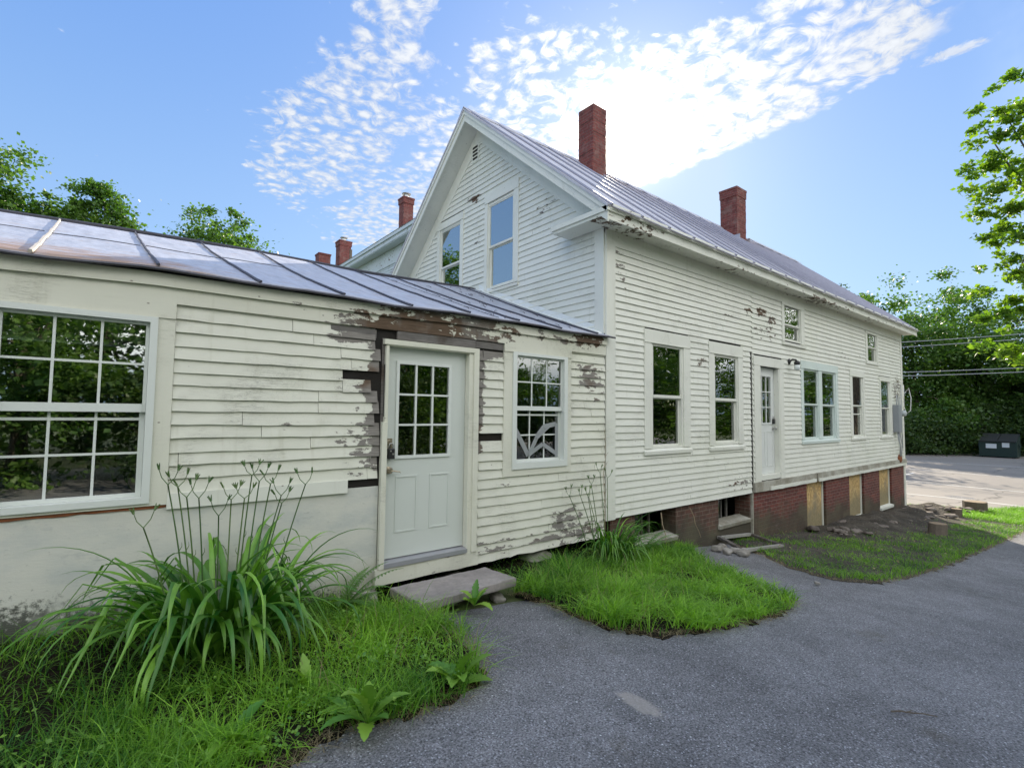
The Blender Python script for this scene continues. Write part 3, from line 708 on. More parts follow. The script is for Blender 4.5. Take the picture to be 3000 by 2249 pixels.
mb = MB(flat); mb.beam(4.86, 19.1, .025, .325, 2.545, 2.57, .2, .001, PT); mb.build('soffit', M['trim'], house)
# rakes
A_ = .847
def rake_piece(mb, x0, x1, off0, off1, y0=-.36, y1=6.46, peel=0):
    """band under the roof plane between two vertical offsets, x0..x1 thick, both slopes"""
    zr = lambda y: 5.585 - A_ * abs(y - 3.05)
    for (ya, yb) in ((y0, 3.05), (3.05, y1)):
        n = 14
        for i in range(n):
            p, q = ya + (yb - ya) * i / n, ya + (yb - ya) * (i + 1) / n
            pl = [.12 + (.25 if (i in (3, 9)) else 0)] * 8
            mb.add([(x0, p, zr(p) - off0), (x1, p, zr(p) - off0), (x1, p, zr(p) - off1), (x0, p, zr(p) - off1),
                    (x0, q, zr(q) - off0), (x1, q, zr(q) - off0), (x1, q, zr(q) - off1), (x0, q, zr(q) - off1)],
                   [(0, 1, 5, 4), (1, 2, 6, 5), (2, 3, 7, 6), (3, 0, 4, 7)] + ([(0, 1, 2, 3)] if i == 0 else []) + ([(4, 5, 6, 7)] if i == n - 1 else []), pl)
mb = MB(); rake_piece(mb, 4.835, 4.862, .045, .235); rake_piece(mb, 4.815, 4.836, .03, .11); mb.build('rake_board', M['trim'], house)
mb = MB(); rake_piece(mb, 4.862, 5.2, .185, .205); mb.build('rake_soffit', M['trim'], house)
mb = MB(); rake_piece(mb, 5.172, 5.1985, .206, .50, .0, 6.1); mb.build('rake_frieze', M['trim'], house)
mb = MB(); rake_piece(mb, 19.08, 19.1, .045, .235); mb.build('rake_board', M['trim'], house)
# cornice return at the front corner
mb = MB()
mb.box(4.84, 5.172, -.352, .66, 2.56, 2.60, .3); mb.box(4.815, 5.172, -.38, .68, 2.601, 2.665, .25)
mb.add([(4.815, -.36, 2.666), (4.815, .68, 2.666), (5.17, .68, 2.666), (5.17, -.36, 2.666), (5.17, -.36, 2.68), (5.17, .68, 2.76)], [(0, 1, 2, 3), (0, 4, 5, 1), (0, 3, 4), (1, 5, 2), (3, 2, 5, 4)])
mb.build('cornice_return', M['trim'], house)
# gable vent
mb = MB(gab); mb.box(3.07, 3.29, .018, .03, 4.74, 5.09)
mb.build('attic_vent', M['trim'], house); vt = house.children[-1]
mb = MB(gab)
for i in range(4): mb.box(3.10, 3.26, .031, .036, 4.79 + i * .07, 4.83 + i * .07)
mb.build('vent_slot', M['seal'], vt)
# annex trim
def sagz(x): return float(np.interp(x, [-6, -.6, .2, .88, 2.2, 2.85, 4.15, 5.2], [.90, .965, 1.0, 1.0, 1.012, 1.027, 1.013, 1.03]))
PF = lambda a, z: bl(a, z, (2.6, .88, 1.25, .26, .95), (2.1, .80, .75, .10, 1.15), (3.0, .97, .8, .1, .95), (1.75, .84, .35, .12, .95), (3.9, .93, .55, .14, .65), (4.9, .95, .4, .15, .85), (1.22, .93, .22, .06, .85), (1.38, .84, .2, .05, .85), (4.35, .9, .35, .08, .8), (3.55, .86, .3, .1, .75)) + .12
mb = MB(flat)
for (z0_, z1_, o_) in ((None, 'top', .060), (.785, None, .034)):
    n = 90; vs = []; pl = []; x0_, x1_ = -6, 5.186
    for i in range(n + 1):
        x = x0_ + (x1_ - x0_) * i / n; s_ = sagz(x)
        lo, hi = (s_ - .10, s_ - .004) if z0_ is None else (.785 + (s_ - 1.01) * .3, s_ - .101)
        j = random.uniform(-.0015, .0015)
        for (o, z) in ((.001, lo), (o_ + j, lo), (o_ + j, hi), (.001, hi)): vs.append((x, o, z)); pl.append(PF(x, z))
    fs = [(0, 1, 2, 3), (4 * n, 4 * n + 3, 4 * n + 2, 4 * n + 1)]
    for i in range(n):
        for k in range(4):
            a = 4 * i + k; b = 4 * i + (k + 1) % 4; fs.append((a, b, b + 4, a + 4))
    mb.add(vs, fs, pl)
mb.build('annex_frieze', M['atrim'], house, label='annex frieze board peeled to brown wood above the door')
mb = MB(flat)
mb.beam(2.14, 3.06, .002, .028, .700, .783, .1, .001)
mb.beam(3.07, 3.44, .002, .020, .705, .780, .1, .001)
mb.beam(1.50, 1.93, .003, .016, .690, .772, .1, .001)
mb.box(3.17, 3.175, 0, .02, .3, .69)
mb.box(1.995, 2.02, .0, .012, -.42, .70)
mb.build('bare_board', M['barewood'], house)
mb = MB(flat)
mb.beam(.345, 1.69, .004, .034, -.735, -.622, .2, .0015, lambda a, z: .0)
mb.build('patch_board', M['trim'], house)
mb = MB(flat); mb.box(-6, 1.990, -.02, .010, -1.66, -.700); mb.build('skirt_panel', M['stucco'], house, label='painted panel below the annex boards')
mb = MB(flat)
mb.beam(1.97, 3.12, .003, .045, -1.615, -1.472, .12, .006, lambda a, z: .5); mb.build('skirt_board', M['atrim'], house)
mb = MB(); mb.box(-6, 5.2, .55, .7, -2.4, -1.6); mb.build('crawl_space_wall', M['seal'], house)
mb = MB(flat); mb.beam(-.76, .36, .002, .018, -.722, -.702, .07, .004); mb.build('gap_strip', M['rust'], house)

# windows ---------------------------------------------------
def window(T, d, parent=house, defm='trim'):
    tm = M[d.get('m', defm)]; a0, a1, z0, z1 = d['o']; f0, f1, fz0, fz1 = d['fr']; b0 = MB(T); hh = d['hh']; sh = d['sill']
    F1 = d['fr2'][1] if 'fr2' in d else f1
    pf = (lambda a, z: .15)
    b0.beam(a0, a1, .002, .034, z1 - hh, z1, .2, .001, pf)
    zb = z0 + (sh if sh else .0)
    for (p, q) in ((a0, f0 + .012), (F1 - .012, a1)):
        n = 6
        for i in range(n):
            za, zc = zb + (z1 - hh - zb) * i / n, zb + (z1 - hh - zb) * (i + 1) / n
            b0.box(p, q, .002, .030, za, zc, .15)
    if 'fr2' in d: b0.box(f1 - .012, d['fr2'][0] + .012, .002, .028, zb, z1 - hh)
    lo = fz0 + .012
    if not sh:
        b0.beam(f0 + .012, F1 - .012, .002, .030, z0, lo, .2, .001, pf)
    b0.box(a0 + .002, a1 - .002, .0345, .040, z1 - hh + .002, z1 - hh + .012)
    w_ = b0.build('window', tm, parent, label=d.get('label'))
    if sh:
        s = MB(T); s.prism([(.001, z0), (.048, z0 - .004), (.052, z0 + sh * .55), (.001, z0 + sh)], a0 - .012, a1 + .012, 0, .2)
        s.build('sill', tm, w_)
    fm = M['vinyl'] if d['st'] == 'vinyl' else tm
    for gi, (fr, gl) in enumerate([(d['fr'], d['g'])] + ([(d['fr2'], d['g2'])] if 'fr2' in d else [])):
        f0, f1, fz0, fz1 = fr; g0, g1, gz0, gz1 = gl
        out_ = .045 if d['st'] == 'vinyl' else .012
        s = MB(T); dep = -.085
        s.box(f0, g0 - .022, dep, out_, fz0, fz1); s.box(g1 + .022, f1, dep, out_, fz0, fz1)
        s.box(g0 - .022, g1 + .022, dep, out_, gz1 + .022, fz1); s.box(g0 - .022, g1 + .022, dep, out_, fz0, gz0 - .022)
        if d['st'] == 'vinyl':
            s.box(f0 - .004, f1 + .004, out_ - .008, out_ - .002, fz0 - .004, fz0 + .001)
        s.build('window_frame', fm, w_)
        m0, m1 = d['mid']; cu, ru = d.get('grid', (1, 1))
        for up_ in (1, 0):
            u0, u1 = g0, g1
            if not up_: u0, u1 = g0 + .004, g1 - .012
            o_ = -.010 if up_ else -.044
            za, zc = ((m1, gz1) if up_ else (gz0, m0))
            s = MB(T)
            if up_:
                s.box(g0 - .021, g0, o_ - .02, o_ + .012, m0, gz1 + .021); s.box(g1, g1 + .021, o_ - .02, o_ + .012, m0, gz1 + .021)
                s.box(g0, g1, o_ - .02, o_ + .012, gz1, gz1 + .021); s.box(g0, g1, o_ - .02, o_ + .016, m0, m1)
            else:
                s.box(g0 - .021, u0, o_ - .02, o_ + .012, gz0 - .021, m0 + .02); s.box(u1, g1 + .021, o_ - .02, o_ + .012, gz0 - .021, m0 + .02)
                s.box(u0, u1, o_ - .02, o_ + .012, gz0 - .021, gz0 + .008)
                lowr = .042 if d['st'] == 'vinyl' else .0
                s.box(u0, u1, o_ - .02, o_ + .010, m0 - .018 - lowr, m0 - lowr + .001)
            mw = .008
            for i in range(1, cu):
                x_ = u0 + (u1 - u0) * i / cu; s.box(x_ - mw, x_ + mw, o_ - .006, o_ + .008, za, zc)
            for i in range(1, ru):
                z_ = za + (zc - za) * i / ru; s.box(u0, u1, o_ - .005, o_ + .0085, z_ - mw, z_ + mw)
            if up_ and 'extra' in d: pass
            if not up_ and 'extra' in d: s.box(u0, u1, o_ - .01, o_ + .02, *d['extra'])
            sa = s.build('sash', fm, w_)
            gm = M[d.get('gm', 'glass' if d['st'] == 'vinyl' else 'oldglass')]
            q = MB(T); q.box(u0 - .004, u1 + .004, o_ - .003, o_ + .003, za - .004, zc + .004)
            q.build('window_pane', gm, w_)
    return w_
for d in AW: d['w'] = window(flat, d, defm='atrim')
for d in MW: d['w'] = window(flat, d)
for d in GW: d['w'] = window(gab, d)
# screen in the upper half of the first tall window; shades and curtains behind others
mb = MB(flat); mb.box(6.285, 6.983, -.022, -.018, .30, 1.028); mb.build('insect_screen', M['screen'], MW[0]['w'])
curt = simple('faded_curtain', (.32, .28, .22), .9, var=.2, scale=6)
for di, c0, c1 in ((0, 6.92, 6.98), (1, 8.62, 8.72), (0, 6.33, 6.36)):
    mb = MB(flat); mb.prism([(c0, -.20), (c0 + .02, -.17), (c0 + .04, -.20), (c1, -.18), (c1, -.21), (c0, -.23)], -.45, .25, 2); mb.build('curtain', curt, MW[di]['w'])
# silver tape over the cracked pane of the annex window
def strip(mb, pts, wd, o=-.034):
    for (a, z), (b, y) in zip(pts, pts[1:]):
        L = math.hypot(b - a, y - z); nx_, nz_ = -(y - z) / L * wd / 2, (b - a) / L * wd / 2
        o += .0012
        mb.add([(a + nx_, o, z + nz_), (b + nx_, o, y + nz_), (b - nx_, o, y - nz_), (a - nx_, o, z - nz_), (a + nx_, o + .001, z + nz_), (b + nx_, o + .001, y + nz_), (b - nx_, o + .001, y - nz_), (a - nx_, o + .001, z - nz_)],
               [(0, 1, 2, 3), (4, 7, 6, 5), (0, 4, 5, 1), (2, 6, 7, 3)])
mb = MB(flat); strip(mb, [(3.665, -.17), (3.88, -.50)], .06); strip(mb, [(3.88, -.50), (4.03, -.25), (4.12, -.16), (4.32, -.13)], .055, -.030); strip(mb, [(3.88, -.49), (4.10, -.37), (4.32, -.49)], .05, -.026); strip(mb, [(4.325, -.12), (4.325, -.53)], .05, -.022)
strip(mb, [(4.0, -.30), (4.2, -.16)], .03, -.020)
mb.build('duct_tape', M['tape'], AW[1]['w'])

# doors -----------------------------------------------------
def door(T, x0, x1, z0, z1, g, o, m_, name='door', panels=(), label=None):
    mb = MB(T); g0, g1, gz0, gz1 = g; t = .04; e = .03
    mb.box(x0, g0 - e, o - t, o, z0, z1); mb.box(g1 + e, x1, o - t, o, z0, z1); mb.box(g0 - e, g1 + e, o - t, o, gz1 + e, z1); mb.box(g0 - e, g1 + e, o - t, o, z0, gz0 - e)
    for (p0, p1, q0, q1) in panels:
        for (a, b, c, d_) in ((p0, p1, q0, q0 + .014), (p0, p1, q1 - .014, q1), (p0, p0 + .014, q0 + .014, q1 - .014), (p1 - .014, p1, q0 + .014, q1 - .014)):
            mb.box(a, b, o, o + .006, c, d_)
        mb.prism([(q0 + .035, o), (q0 + .055, o + .005), (q1 - .055, o + .005), (q1 - .035, o)], p0 + .035, p1 - .035, 0)
    dd = mb.build(name, m_, house, label=label)
    mb = MB(T)
    for (a, b, c, d_) in ((g0 - e, g1 + e, gz0 - e, gz0), (g0 - e, g1 + e, gz1, gz1 + e), (g0 - e, g0, gz0, gz1), (g1, g1 + e, gz0, gz1)): mb.box(a, b, o - .04, o + .014, c, d_)
    for i in (1, 2):
        x_ = g0 + (g1 - g0) * i / 3; mb.box(x_ - .0095, x_ + .0095, o - .02, o + .006, gz0, gz1)
        z_ = gz0 + (gz1 - gz0) * i / 3; mb.box(g0, g1, o - .02, o + .0065, z_ - .0095, z_ + .0095)
    mb.build('glazing_bars', M['doorw'] if m_ is M['doorw'] else M['vinyl'], dd)
    mb = MB(T); mb.box(g0 - .003, g1 + .003, o - .014, o - .008, gz0 - .003, gz1 + .003); mb.build('door_pane', M['glass'], dd)
    return dd
d1 = door(flat, 2.055, 2.972, -1.405, .630, (2.197, 2.765, -.430, .469), -.035, M['door'], panels=((2.185, 2.42, -1.17, -.628), (2.56, 2.79, -1.17, -.628)), label='pale grey door with nine panes above two panels')
mb = MB(flat)
mb.box(1.998, 2.05, -.09, .052, -1.47, -.10, .2); mb.box(2.022, 2.052, -.09, .046, -.10, .628, .2); mb.box(2.976, 3.03, -.09, .040, -1.47, .628, .15); mb.box(3.03, 3.095, -.02, .055, -1.47, .690, .2)
mb.box(2.0, 3.03, .0, .058, .640, .690, .2); mb.box(2.03, 3.03, -.09, .046, .630, .6395, .1)
mb.build('door_frame', M['atrim'], house)
mb = MB(flat); mb.prism([(-.09, -1.407), (.055, -1.425), (.058, -1.465), (-.09, -1.469)], 2.05, 2.976, 0); mb.build('door_threshold', M['alum'], house)
mb = MB(flat); mb.prism([(-.035, 0), (-.02, .018), (-.028, .035)], -.05, .45, 2) ; mb.v = [(x + 2.052, y, z) for x, y, z in mb.v]
mb.build('weather_strip', M['black'], d1)
mb = MB(flat)
mb.lathe((2.105, -.035, -.565), [(.036, 0), (.036, .006), (.012, .012), (.012, .03), (.026, .038), (.030, .05), (.020, .062)], 16, 1)
mb.tube([(2.105, .02, -.565), (2.15, .024, -.572), (2.20, .02, -.580), (2.215, .014, -.590)], .008, .004)
mb.build('door_handle', M['brass'], d1)
mb = MB(flat); mb.box(2.068, 2.14, -.035, -.030, -.37, -.26); mb.lathe((2.105, -.030, -.30), [(.028, 0), (.028, .012), (.022, .018)], 16, 1); mb.build('deadbolt', M['brass'], d1)
lb = empty('lock_box', (2.112, .03, -.40), 'black key lock box hanging on the pale grey annex door', 'lock box')
mb = MB(flat); mb.box(2.080, 2.150, -.020, .020, -.455, -.355); mb.build('body', M['black'], lb, bevel=.008)
mb = MB(flat); mb.tube([(2.095, 0, -.357), (2.093, 0, -.325), (2.103, 0, -.308), (2.127, 0, -.308), (2.137, 0, -.325), (2.135, 0, -.357)], .006, n=8); mb.build('shackle', M['steel'], lb, smooth=True)
mb = MB(flat); mb.box(2.098, 2.112, .020, .022, -.385, -.372); mb.box(2.12, 2.14, .020, .022, -.415, -.40); mb.build('dial', M['steel'], lb)
# second door
d2 = door(flat, 9.645, 10.40, -1.12, .955, (9.70, 10.24, -.13, .775), -.075, M['doorw'], panels=((9.74, 9.98, -.98, -.30), (10.07, 10.30, -.98, -.30)), label='narrow white door with nine panes over the basement step')
mb = MB(flat)
mb.box(9.37, 9.60, .001, .030, -1.23, .957, .35); mb.box(10.43, 10.615, .001, .030, -1.23, .957, .3); mb.box(9.345, 10.64, .001, .036, .958, 1.137, .2)
mb.box(9.60, 9.642, -.10, .022, -1.20, .957, .2); mb.box(10.403, 10.43, -.10, .022, -1.20, .957, .2); mb.box(9.643, 10.402, -.10, .022, -1.215, -1.125, .4)
mb.build('door_frame', M['trim'], house)
mb = MB(flat); mb.lathe((10.33, -.075, -.245), [(.035, 0), (.035, .006), (.013, .012), (.013, .04), (.030, .052), (.030, .07), (.018, .08)], 14, 1); mb.build('door_handle', M['steel'], d2)
lb = empty('lock_box', (10.31, .04, -.09), 'black key lock box on the narrow white door above the brick basement', 'lock box')
mb = MB(flat); mb.box(10.28, 10.35, -.072, -.03, -.155, -.055); mb.build('body', M['black'], lb, bevel=.008)
mb = MB(flat); mb.tube([(10.295, -.05, -.057), (10.293, -.05, -.02), (10.305, -.05, -.005), (10.325, -.05, -.005), (10.337, -.05, -.02), (10.335, -.05, -.057)], .006, n=8); mb.build('shackle', M['steel'], lb, smooth=True)
# open joint beside the second door
mb = MB(flat)
mb.box(9.252, 9.318, .0, .006, -1.30, 1.22)
mb.build('open_joint', M['sheath'], house)
# wall lamp
mb = MB(flat); mb.lathe((10.90, .018, 1.13), [(.06, 0), (.06, .015), (.03, .03)], 14, 1); mb.tube([(10.90, .03, 1.13), (10.91, .09, 1.17), (10.93, .14, 1.16), (10.94, .16, 1.12)], .018, n=8); mb.lathe((10.94, .16, 1.06), [(.055, 0), (.058, .05), (.03, .075)], 14, 2)
wl = mb.build('wall_lamp', M['black'], house, smooth=True)
mb = MB(flat); mb.lathe((10.94, .16, .945), [(.035, 0), (.05, .01), (.055, .05), (.05, .11)], 14, 2); mb.build('lamp_shade', simple('frosted_glass', (.62, .66, .64), .15), wl, smooth=True)

# electrical gear at the far corner
mb = MB(flat); mb.box(17.78, 18.08, .018, .17, -.42, .37, j=.003); eb = mb.build('meter_cabinet', M['greybox'], house, bevel=.01)
mb = MB(flat); mb.box(18.14, 18.42, .018, .09, -.30, .20); mb.build('back_plate', simple('pale_blue_plate', (.42, .47, .46), .5), eb)
mb = MB(flat); mb.lathe((18.52, .03, .13), [(.09, 0), (.09, .08), (.075, .13), (.02, .15)], 16, 1); mb.build('meter_glass', simple('meter_dome', (.38, .42, .42), .15), eb, smooth=True)
mb = MB(flat)
mb.tube([(17.93, .08, .37), (17.95, .08, .52), (18.02, .07, .66), (18.16, .06, .66), (18.22, .05, .5), (18.24, .05, .1), (18.25, .05, -.3), (18.22, .06, -.6), (18.3, .05, -.9), (18.28, .04, -1.15)], .014, n=6)
mb.tube([(18.36, .05, .62), (18.30, .06, .4), (18.4, .05, .0), (18.33, .05, -.5), (18.5, .05, -.8), (18.42, .05, -1.15)], .011, n=6)
mb.tube([(17.95, .09, -.42), (17.93, .11, -.62), (18.02, .12, -.82), (18.17, .09, -1.06), (18.2, .06, -1.15)], .020, n=6)
mb.tube([(18.55, .05, 1.0), (18.53, .05, .5), (18.53, .04, .2), (18.54, .05, -.9)], .013, n=6)
mb.build('conduit', M['wire'], eb, smooth=True)
mb = MB(flat); mb.lathe((18.25, .02, -1.21), [(.13, 0), (.11, .05), (.06, .07)], 9, 1); mb.build('rusted_fitting', M['rust'], eb)
mb = MB(); mb.tube([(18.93, -.02, .72), (18.96, -.14, .9), (18.93, -.2, .6), (18.93, -.18, .22), (18.9, -.08, .12), (18.92, -.02, .35), (18.9, -.02, .45)], .013, n=6)
mb.tube([(18.92, -.02, 1.0), (18.92, -.02, .3)], .016, n=6)
mb.build('cable_loop', M['cable'], eb, smooth=True)

# basement --------------------------------------------------
mb = MB(flat)
mb.beam(9.30, 12.10, .0, .055, -1.405, -1.236, .15, .005, lambda a, z: .5); mb.beam(12.17, 18.90, .0, .055, -1.405, -1.236, .15, .005, lambda a, z: .5)
mb.build('sill_beam', M['concrete'], house, label='rotten grey sill beam above the bricks')
mb = MB(flat); mb.beam(9.9, 12.05, .056, .072, -1.412, -1.345, .15, .004, lambda a, z: .45); mb.beam(12.2, 18.8, .056, .072, -1.418, -1.352, .15, .003, lambda a, z: .15)
mb.build('drip_board', M['trim'], house)
OS = [(11.69, 12.73, -2.56), (14.20, 15.24, -2.53), (16.47, 17.55, -2.50)]
mb = MB(flat); walls_with_holes(mb, 9.30, 18.72, -3.2, -1.406, [(a, b, z_, -1.42) for a, b, z_ in OS], -.24, .005); mb.build('brick_wall', M['brick'], house)
mb = MB(flat); walls_with_holes(mb, 5.35, 9.28, -3.0, -1.40, [(5.88, 6.89, -1.88, -1.402), (8.15, 9.22, -1.90, -1.402)], -.30, -.03); mb.build('brick_wall', M['brickd'], house, label='dirt-stained brick wall below the near windows')
mb = MB(flat); mb.box(18.72, 18.87, -.2, .024, -3.05, -1.41); mb.build('corner_board', M['trim'], house)
mb = MB(flat); mb.box(9.275, 9.302, -.06, .012, -2.35, -1.41, j=.003); mb.build('mortar_strip', M['concrete'], house)
for a, b, z_ in OS:
    mb = MB(flat); mb.box(a + .0, b - .035, -.085, -.07, z_, -1.42); bd = mb.build('boarded_opening', M['osb'], house)
    mb = MB(flat); mb.box(b - .065, b - .036, -.069, -.04, z_ + .02, -1.42); mb.build('white_batten', M['trim'], bd)
    mb = MB(flat); mb.box(b - .034, b - .001, -.23, -.075, z_ + .02, -1.42); mb.build('dark_reveal', M['seal'], bd)
    mb = MB(flat); mb.prism([(-.069, z_ + .002), (.045, z_ - .03), (.05, z_ + .035), (-.069, z_ + .06)], a - .03, b - .02, 0, .1); mb.build('sill', M['trim'], bd)
for (a, b, z_) in ((5.88, 6.89, -1.88), (8.15, 9.22, -1.90)):
    mb = MB(flat)
    mb.box(a, b, -.27, -.235, z_, z_ + .05); mb.box(a, b, -.27, -.235, -1.45, -1.405)
    for t in (0, .22, .42, .6): mb.box(a + (b - a) * t, a + (b - a) * t + .03, -.27, -.235, z_ + .05, -1.45)
    bw = mb.build('basement_window', M['barewood'], house, label='broken basement window')
    mb = MB(flat); mb.box(a + .03, a + (b - a) * .42, -.255, -.25, z_ + .05, -1.45); mb.build('window_pane', M['oldglass'], bw)
    mb = MB(flat); mb.prism([(-.23, z_ - .0), (.0, z_ - .03), (.02, z_ + .03), (-.23, z_ + .08)], a - .02, b, 0); mb.build('sill', M['concrete'], bw)
mb = MB(); mb.box(5.4, 18.7, 2.5, 2.6, -3.1, -1.4); mb.build('basement_back_wall', M['seal'], house)

# roofs -----------------------------------------------------
def ridgez(x): return float(np.interp(x, [-6, -1, 0, 1.4, 3, 4.9, 5.2], [2.0, 2.07, 2.124, 2.164, 2.165, 2.235, 2.24]))
def aroof(x, t):
    """front slope of the annex roof, t = 0 at the eave .. 1 at the ridge"""
    y = -.11 + t * 3.11; e = sagz(x) + .018; r = ridgez(x)
    z = e + (r - e) * t - .035 * math.sin(math.pi * t) * .6
    z += .007 * math.sin(x * 2.1 + t * 4) + .005 * math.sin(x * 5.3 - t * 7) * (1 - t) 
    return (x, y, z)
mb = MB(); NX, NT_ = 112, 16
xs_ = [-6 + 11.25 * i / NX for i in range(NX + 1)]
vs = [aroof(x, j / NT_) for x in xs_ for j in range(NT_ + 1)]
mb.add(vs, [(i * (NT_ + 1) + j, (i + 1) * (NT_ + 1) + j, (i + 1) * (NT_ + 1) + j + 1, i * (NT_ + 1) + j + 1) for i in range(NX) for j in range(NT_)])
vs = []
for x in xs_:
    r = ridgez(x); vs += [(x, 3.0, r), (x, 6.15, 1.0)]
mb.add(vs, [(2 * i, 2 * i + 1, 2 * i + 3, 2 * i + 2) for i in range(NX)])
ar = mb.build('annex_roof', M['aroof'], house, smooth=True, label='low sheet-metal annex roof with dark seams')
sl = ar.modifiers.new('solid', 'SOLIDIFY'); sl.thickness = .012; sl.offset = -1
mb = MB()
SX = [-5.2, -4.5, -3.85, -3.15, -2.5, -1.8, -1.12, .22, .894, 1.576, 2.248, 2.922, 3.6, 4.27, 4.93]
def seam(mb, x, r=.012):
    pts = []
    for j in range(25):
        t = j / 24; p = aroof(x + random.uniform(-.004, .004) - .10 * t, max(t, .0)); pts.append((p[0], p[1] - (.008 if j == 0 else 0), p[2] + .012 + random.uniform(0, .004)))
    mb.tube(pts, r, r * .8, 5)
for x in SX: seam(mb, x)
seam(mb, 3.3, .004)
for k, (t, a, b) in enumerate(((.56, -5, -.5), (.52, -.45, .19), (.55, .24, .9), (.60, .9, 1.6))):
    mb.tube([tuple(Vector(aroof(a + (b - a) * i / 6 - .05, t - .0)) + Vector((0, 0, .004))) for i in range(7)], .004, n=4)
mb.build('roof_seam', M['seam'], ar, label='dark standing seams')
mb = MB()
for k in range(46):
    x0 = random.uniform(3.2, 5.1); t0 = random.uniform(.02, .95); L_ = random.uniform(.04, .16); a_ = random.gauss(0, .5)
    mb.tube([tuple(Vector(aroof(x0 + L_ * q * math.sin(a_), min(1, t0 + L_ * q * math.cos(a_) * .32))) + Vector((0, 0, .006 + .012 * math.sin(q * 3)))) for q in (0, .35, .7, 1)], .005, .002, 4)
mb.build('tar_scraps', M['seam'], ar)  # scattered loose scraps of tar on the sheets, not a joint
mb = MB(); seam(mb, -.45, .014); mb.build('roof_seam', M['seaml'], ar, label='pale sunlit seam')
mb = MB()
n = 70; pts = [Vector(aroof(-6 + 11.28 * i / n, 0)) + Vector((0, -.006, -.014 + random.uniform(-.003, .003))) for i in range(n + 1)]
mb.tube(pts, .013, n=5); mb.build('drip_edge', M['seam'], ar)
mb = MB(); mb.tube([(x, 3.0, ridgez(x) + .012) for x in [-6 + 11.1 * i / 30 for i in range(31)]], .022, n=6); mb.build('ridge_cap', M['seam'], ar)
mb = MB()     # white flashing against the gable
for i in range(20):
    t0, t1 = i / 20, (i + 1) / 20; p, q = aroof(5.19, t0), aroof(5.19, t1)
    if p[1] < .0: p = (p[0], 0.0, p[2])
    mb.add([(5.05, p[1], p[2] + .008), (5.178, p[1], p[2] + .02), (5.178, p[1], p[2] + .10 + .01 * math.sin(i * 2.3)), (5.05, q[1], q[2] + .008), (5.178, q[1], q[2] + .02), (5.178, q[1], q[2] + .10 + .01 * math.sin(i * 2.3 + 2.3))], [(0, 1, 4, 3), (1, 2, 5, 4)])
mb.build('flashing', simple('white_flashing', (.70, .73, .72), .5, var=.1), ar)
# main roof
zr = lambda y: 5.585 - A_ * abs(y - 3.05)
mb = MB(); th = .035
for sgn in (1, -1):
    ya, yb = ((-.40, 3.05) if sgn == 1 else (6.50, 3.05))
    n = 40; vs = []
    for i in range(n + 1):
        x = 4.80 + 14.33 * i / n; sg = -.02 * math.sin(math.pi * (x - 4.8) / 14.3)
        for k in range(5):
            y = ya + (yb - ya) * k / 4; vs.append((x, y, zr(y) + sg * (k / 4) + random.uniform(-.004, .004)))
    fs = [(i * 5 + k, (i + 1) * 5 + k, (i + 1) * 5 + k + 1, i * 5 + k + 1) for i in range(n) for k in range(4)]
    mb.add(vs, fs)
mr = mb.build('main_roof', M['mroof'], house, label='steep ribbed sheet-metal main roof')
sl = mr.modifiers.new('solid', 'SOLIDIFY'); sl.thickness = .03; sl.offset = -1
mb = MB()
x = 4.87
while x < 19.1:
    for sgn, ya in ((1, -.41), (-1, 6.5)):
        pts = [(x, ya + (3.05 - ya) * k / 8, zr(ya + (3.05 - ya) * k / 8) + .014 + random.uniform(0, .004)) for k in range(9)]
        mb.tube(pts, .019, n=5)
    x += .632
mb.build('roof_rib', M['mseam'], mr, label='standing ribs of the main roof')
mb = MB()
for a, b, dz in ((4.8, 15.6, .0), (15.6, 19.13, .035)):
    mb.prism([(2.86, zr(2.86) + .02 + dz), (3.05, 5.62 + dz), (3.24, zr(3.24) + .02 + dz), (3.24, zr(3.24) + .005 + dz), (3.05, 5.60 + dz), (2.86, zr(2.86) + .005 + dz)], a, b, 0)
mb.build('ridge_cap', M['mroof'], mr)
mb = MB()
x = 4.87; k = 0
while x < 19.0:
    mb.quad((x + .02, -.402, zr(-.402) - .004), (x + .61, -.402, zr(-.402) - .004), (x + .61, -.436, zr(-.43) - .012), (x + .02, -.424 - .006 * (k % 2), zr(-.43) + .002)); x += .632; k += 1
mb.build('roof_lip', M['mroof'], mr)
# chimneys
def chimney(x, y, sx, sy, z0, z1, parent, cap=0, pot=False, m_=None, label=None, rowh=.068, capk=.03):
    mb = MB(); z = z0
    rows = int((z1 - z0) / .136)
    for i in range(rows):                       # courses wander a little so the outline is not a ruler edge
        a = random.uniform(-.006, .006); b = random.uniform(-.006, .006)
        mb.box(x - sx / 2 + a, x + sx / 2 + b, y - sy / 2 + b, y + sy / 2 + a, z0 + i * .136, z0 + (i + 1) * .136 - .001 if i < rows - 1 else z1, j=.004)
    if cap:
        mb.box(x - sx / 2 - capk, x + sx / 2 + capk, y - sy / 2 - capk, y + sy / 2 + capk, z1 - .13 * cap, z1 - .065, j=.004)
        mb.box(x - sx / 2 - capk * 1.6, x + sx / 2 + capk * 1.6, y - sy / 2 - capk * 1.6, y + sy / 2 + capk * 1.6, z1 - .064, z1 + .0, j=.004)
    c = mb.build('chimney', m_ or M['chim'], parent, label=label)
    mb = MB(); mb.box(x - sx / 2 + .03, x + sx / 2 - .03, y - sy / 2 + .03, y + sy / 2 - .03, z1, z1 + .02); mb.build('chimney_cap', M['concrete'], c)
    if pot:
        mb = MB(); mb.lathe((x, y, z1 + .02), [(.10, 0), (.10, .16), (.17, .17), (.19, .20), (.05, .24)], 12, 2); mb.build('flue_cap', M['steel'], c)
    return c
chimney(7.90, 2.70, .42, .42, 4.9, 6.58, house, label='red brick chimney near the gable, glowing against the sun')
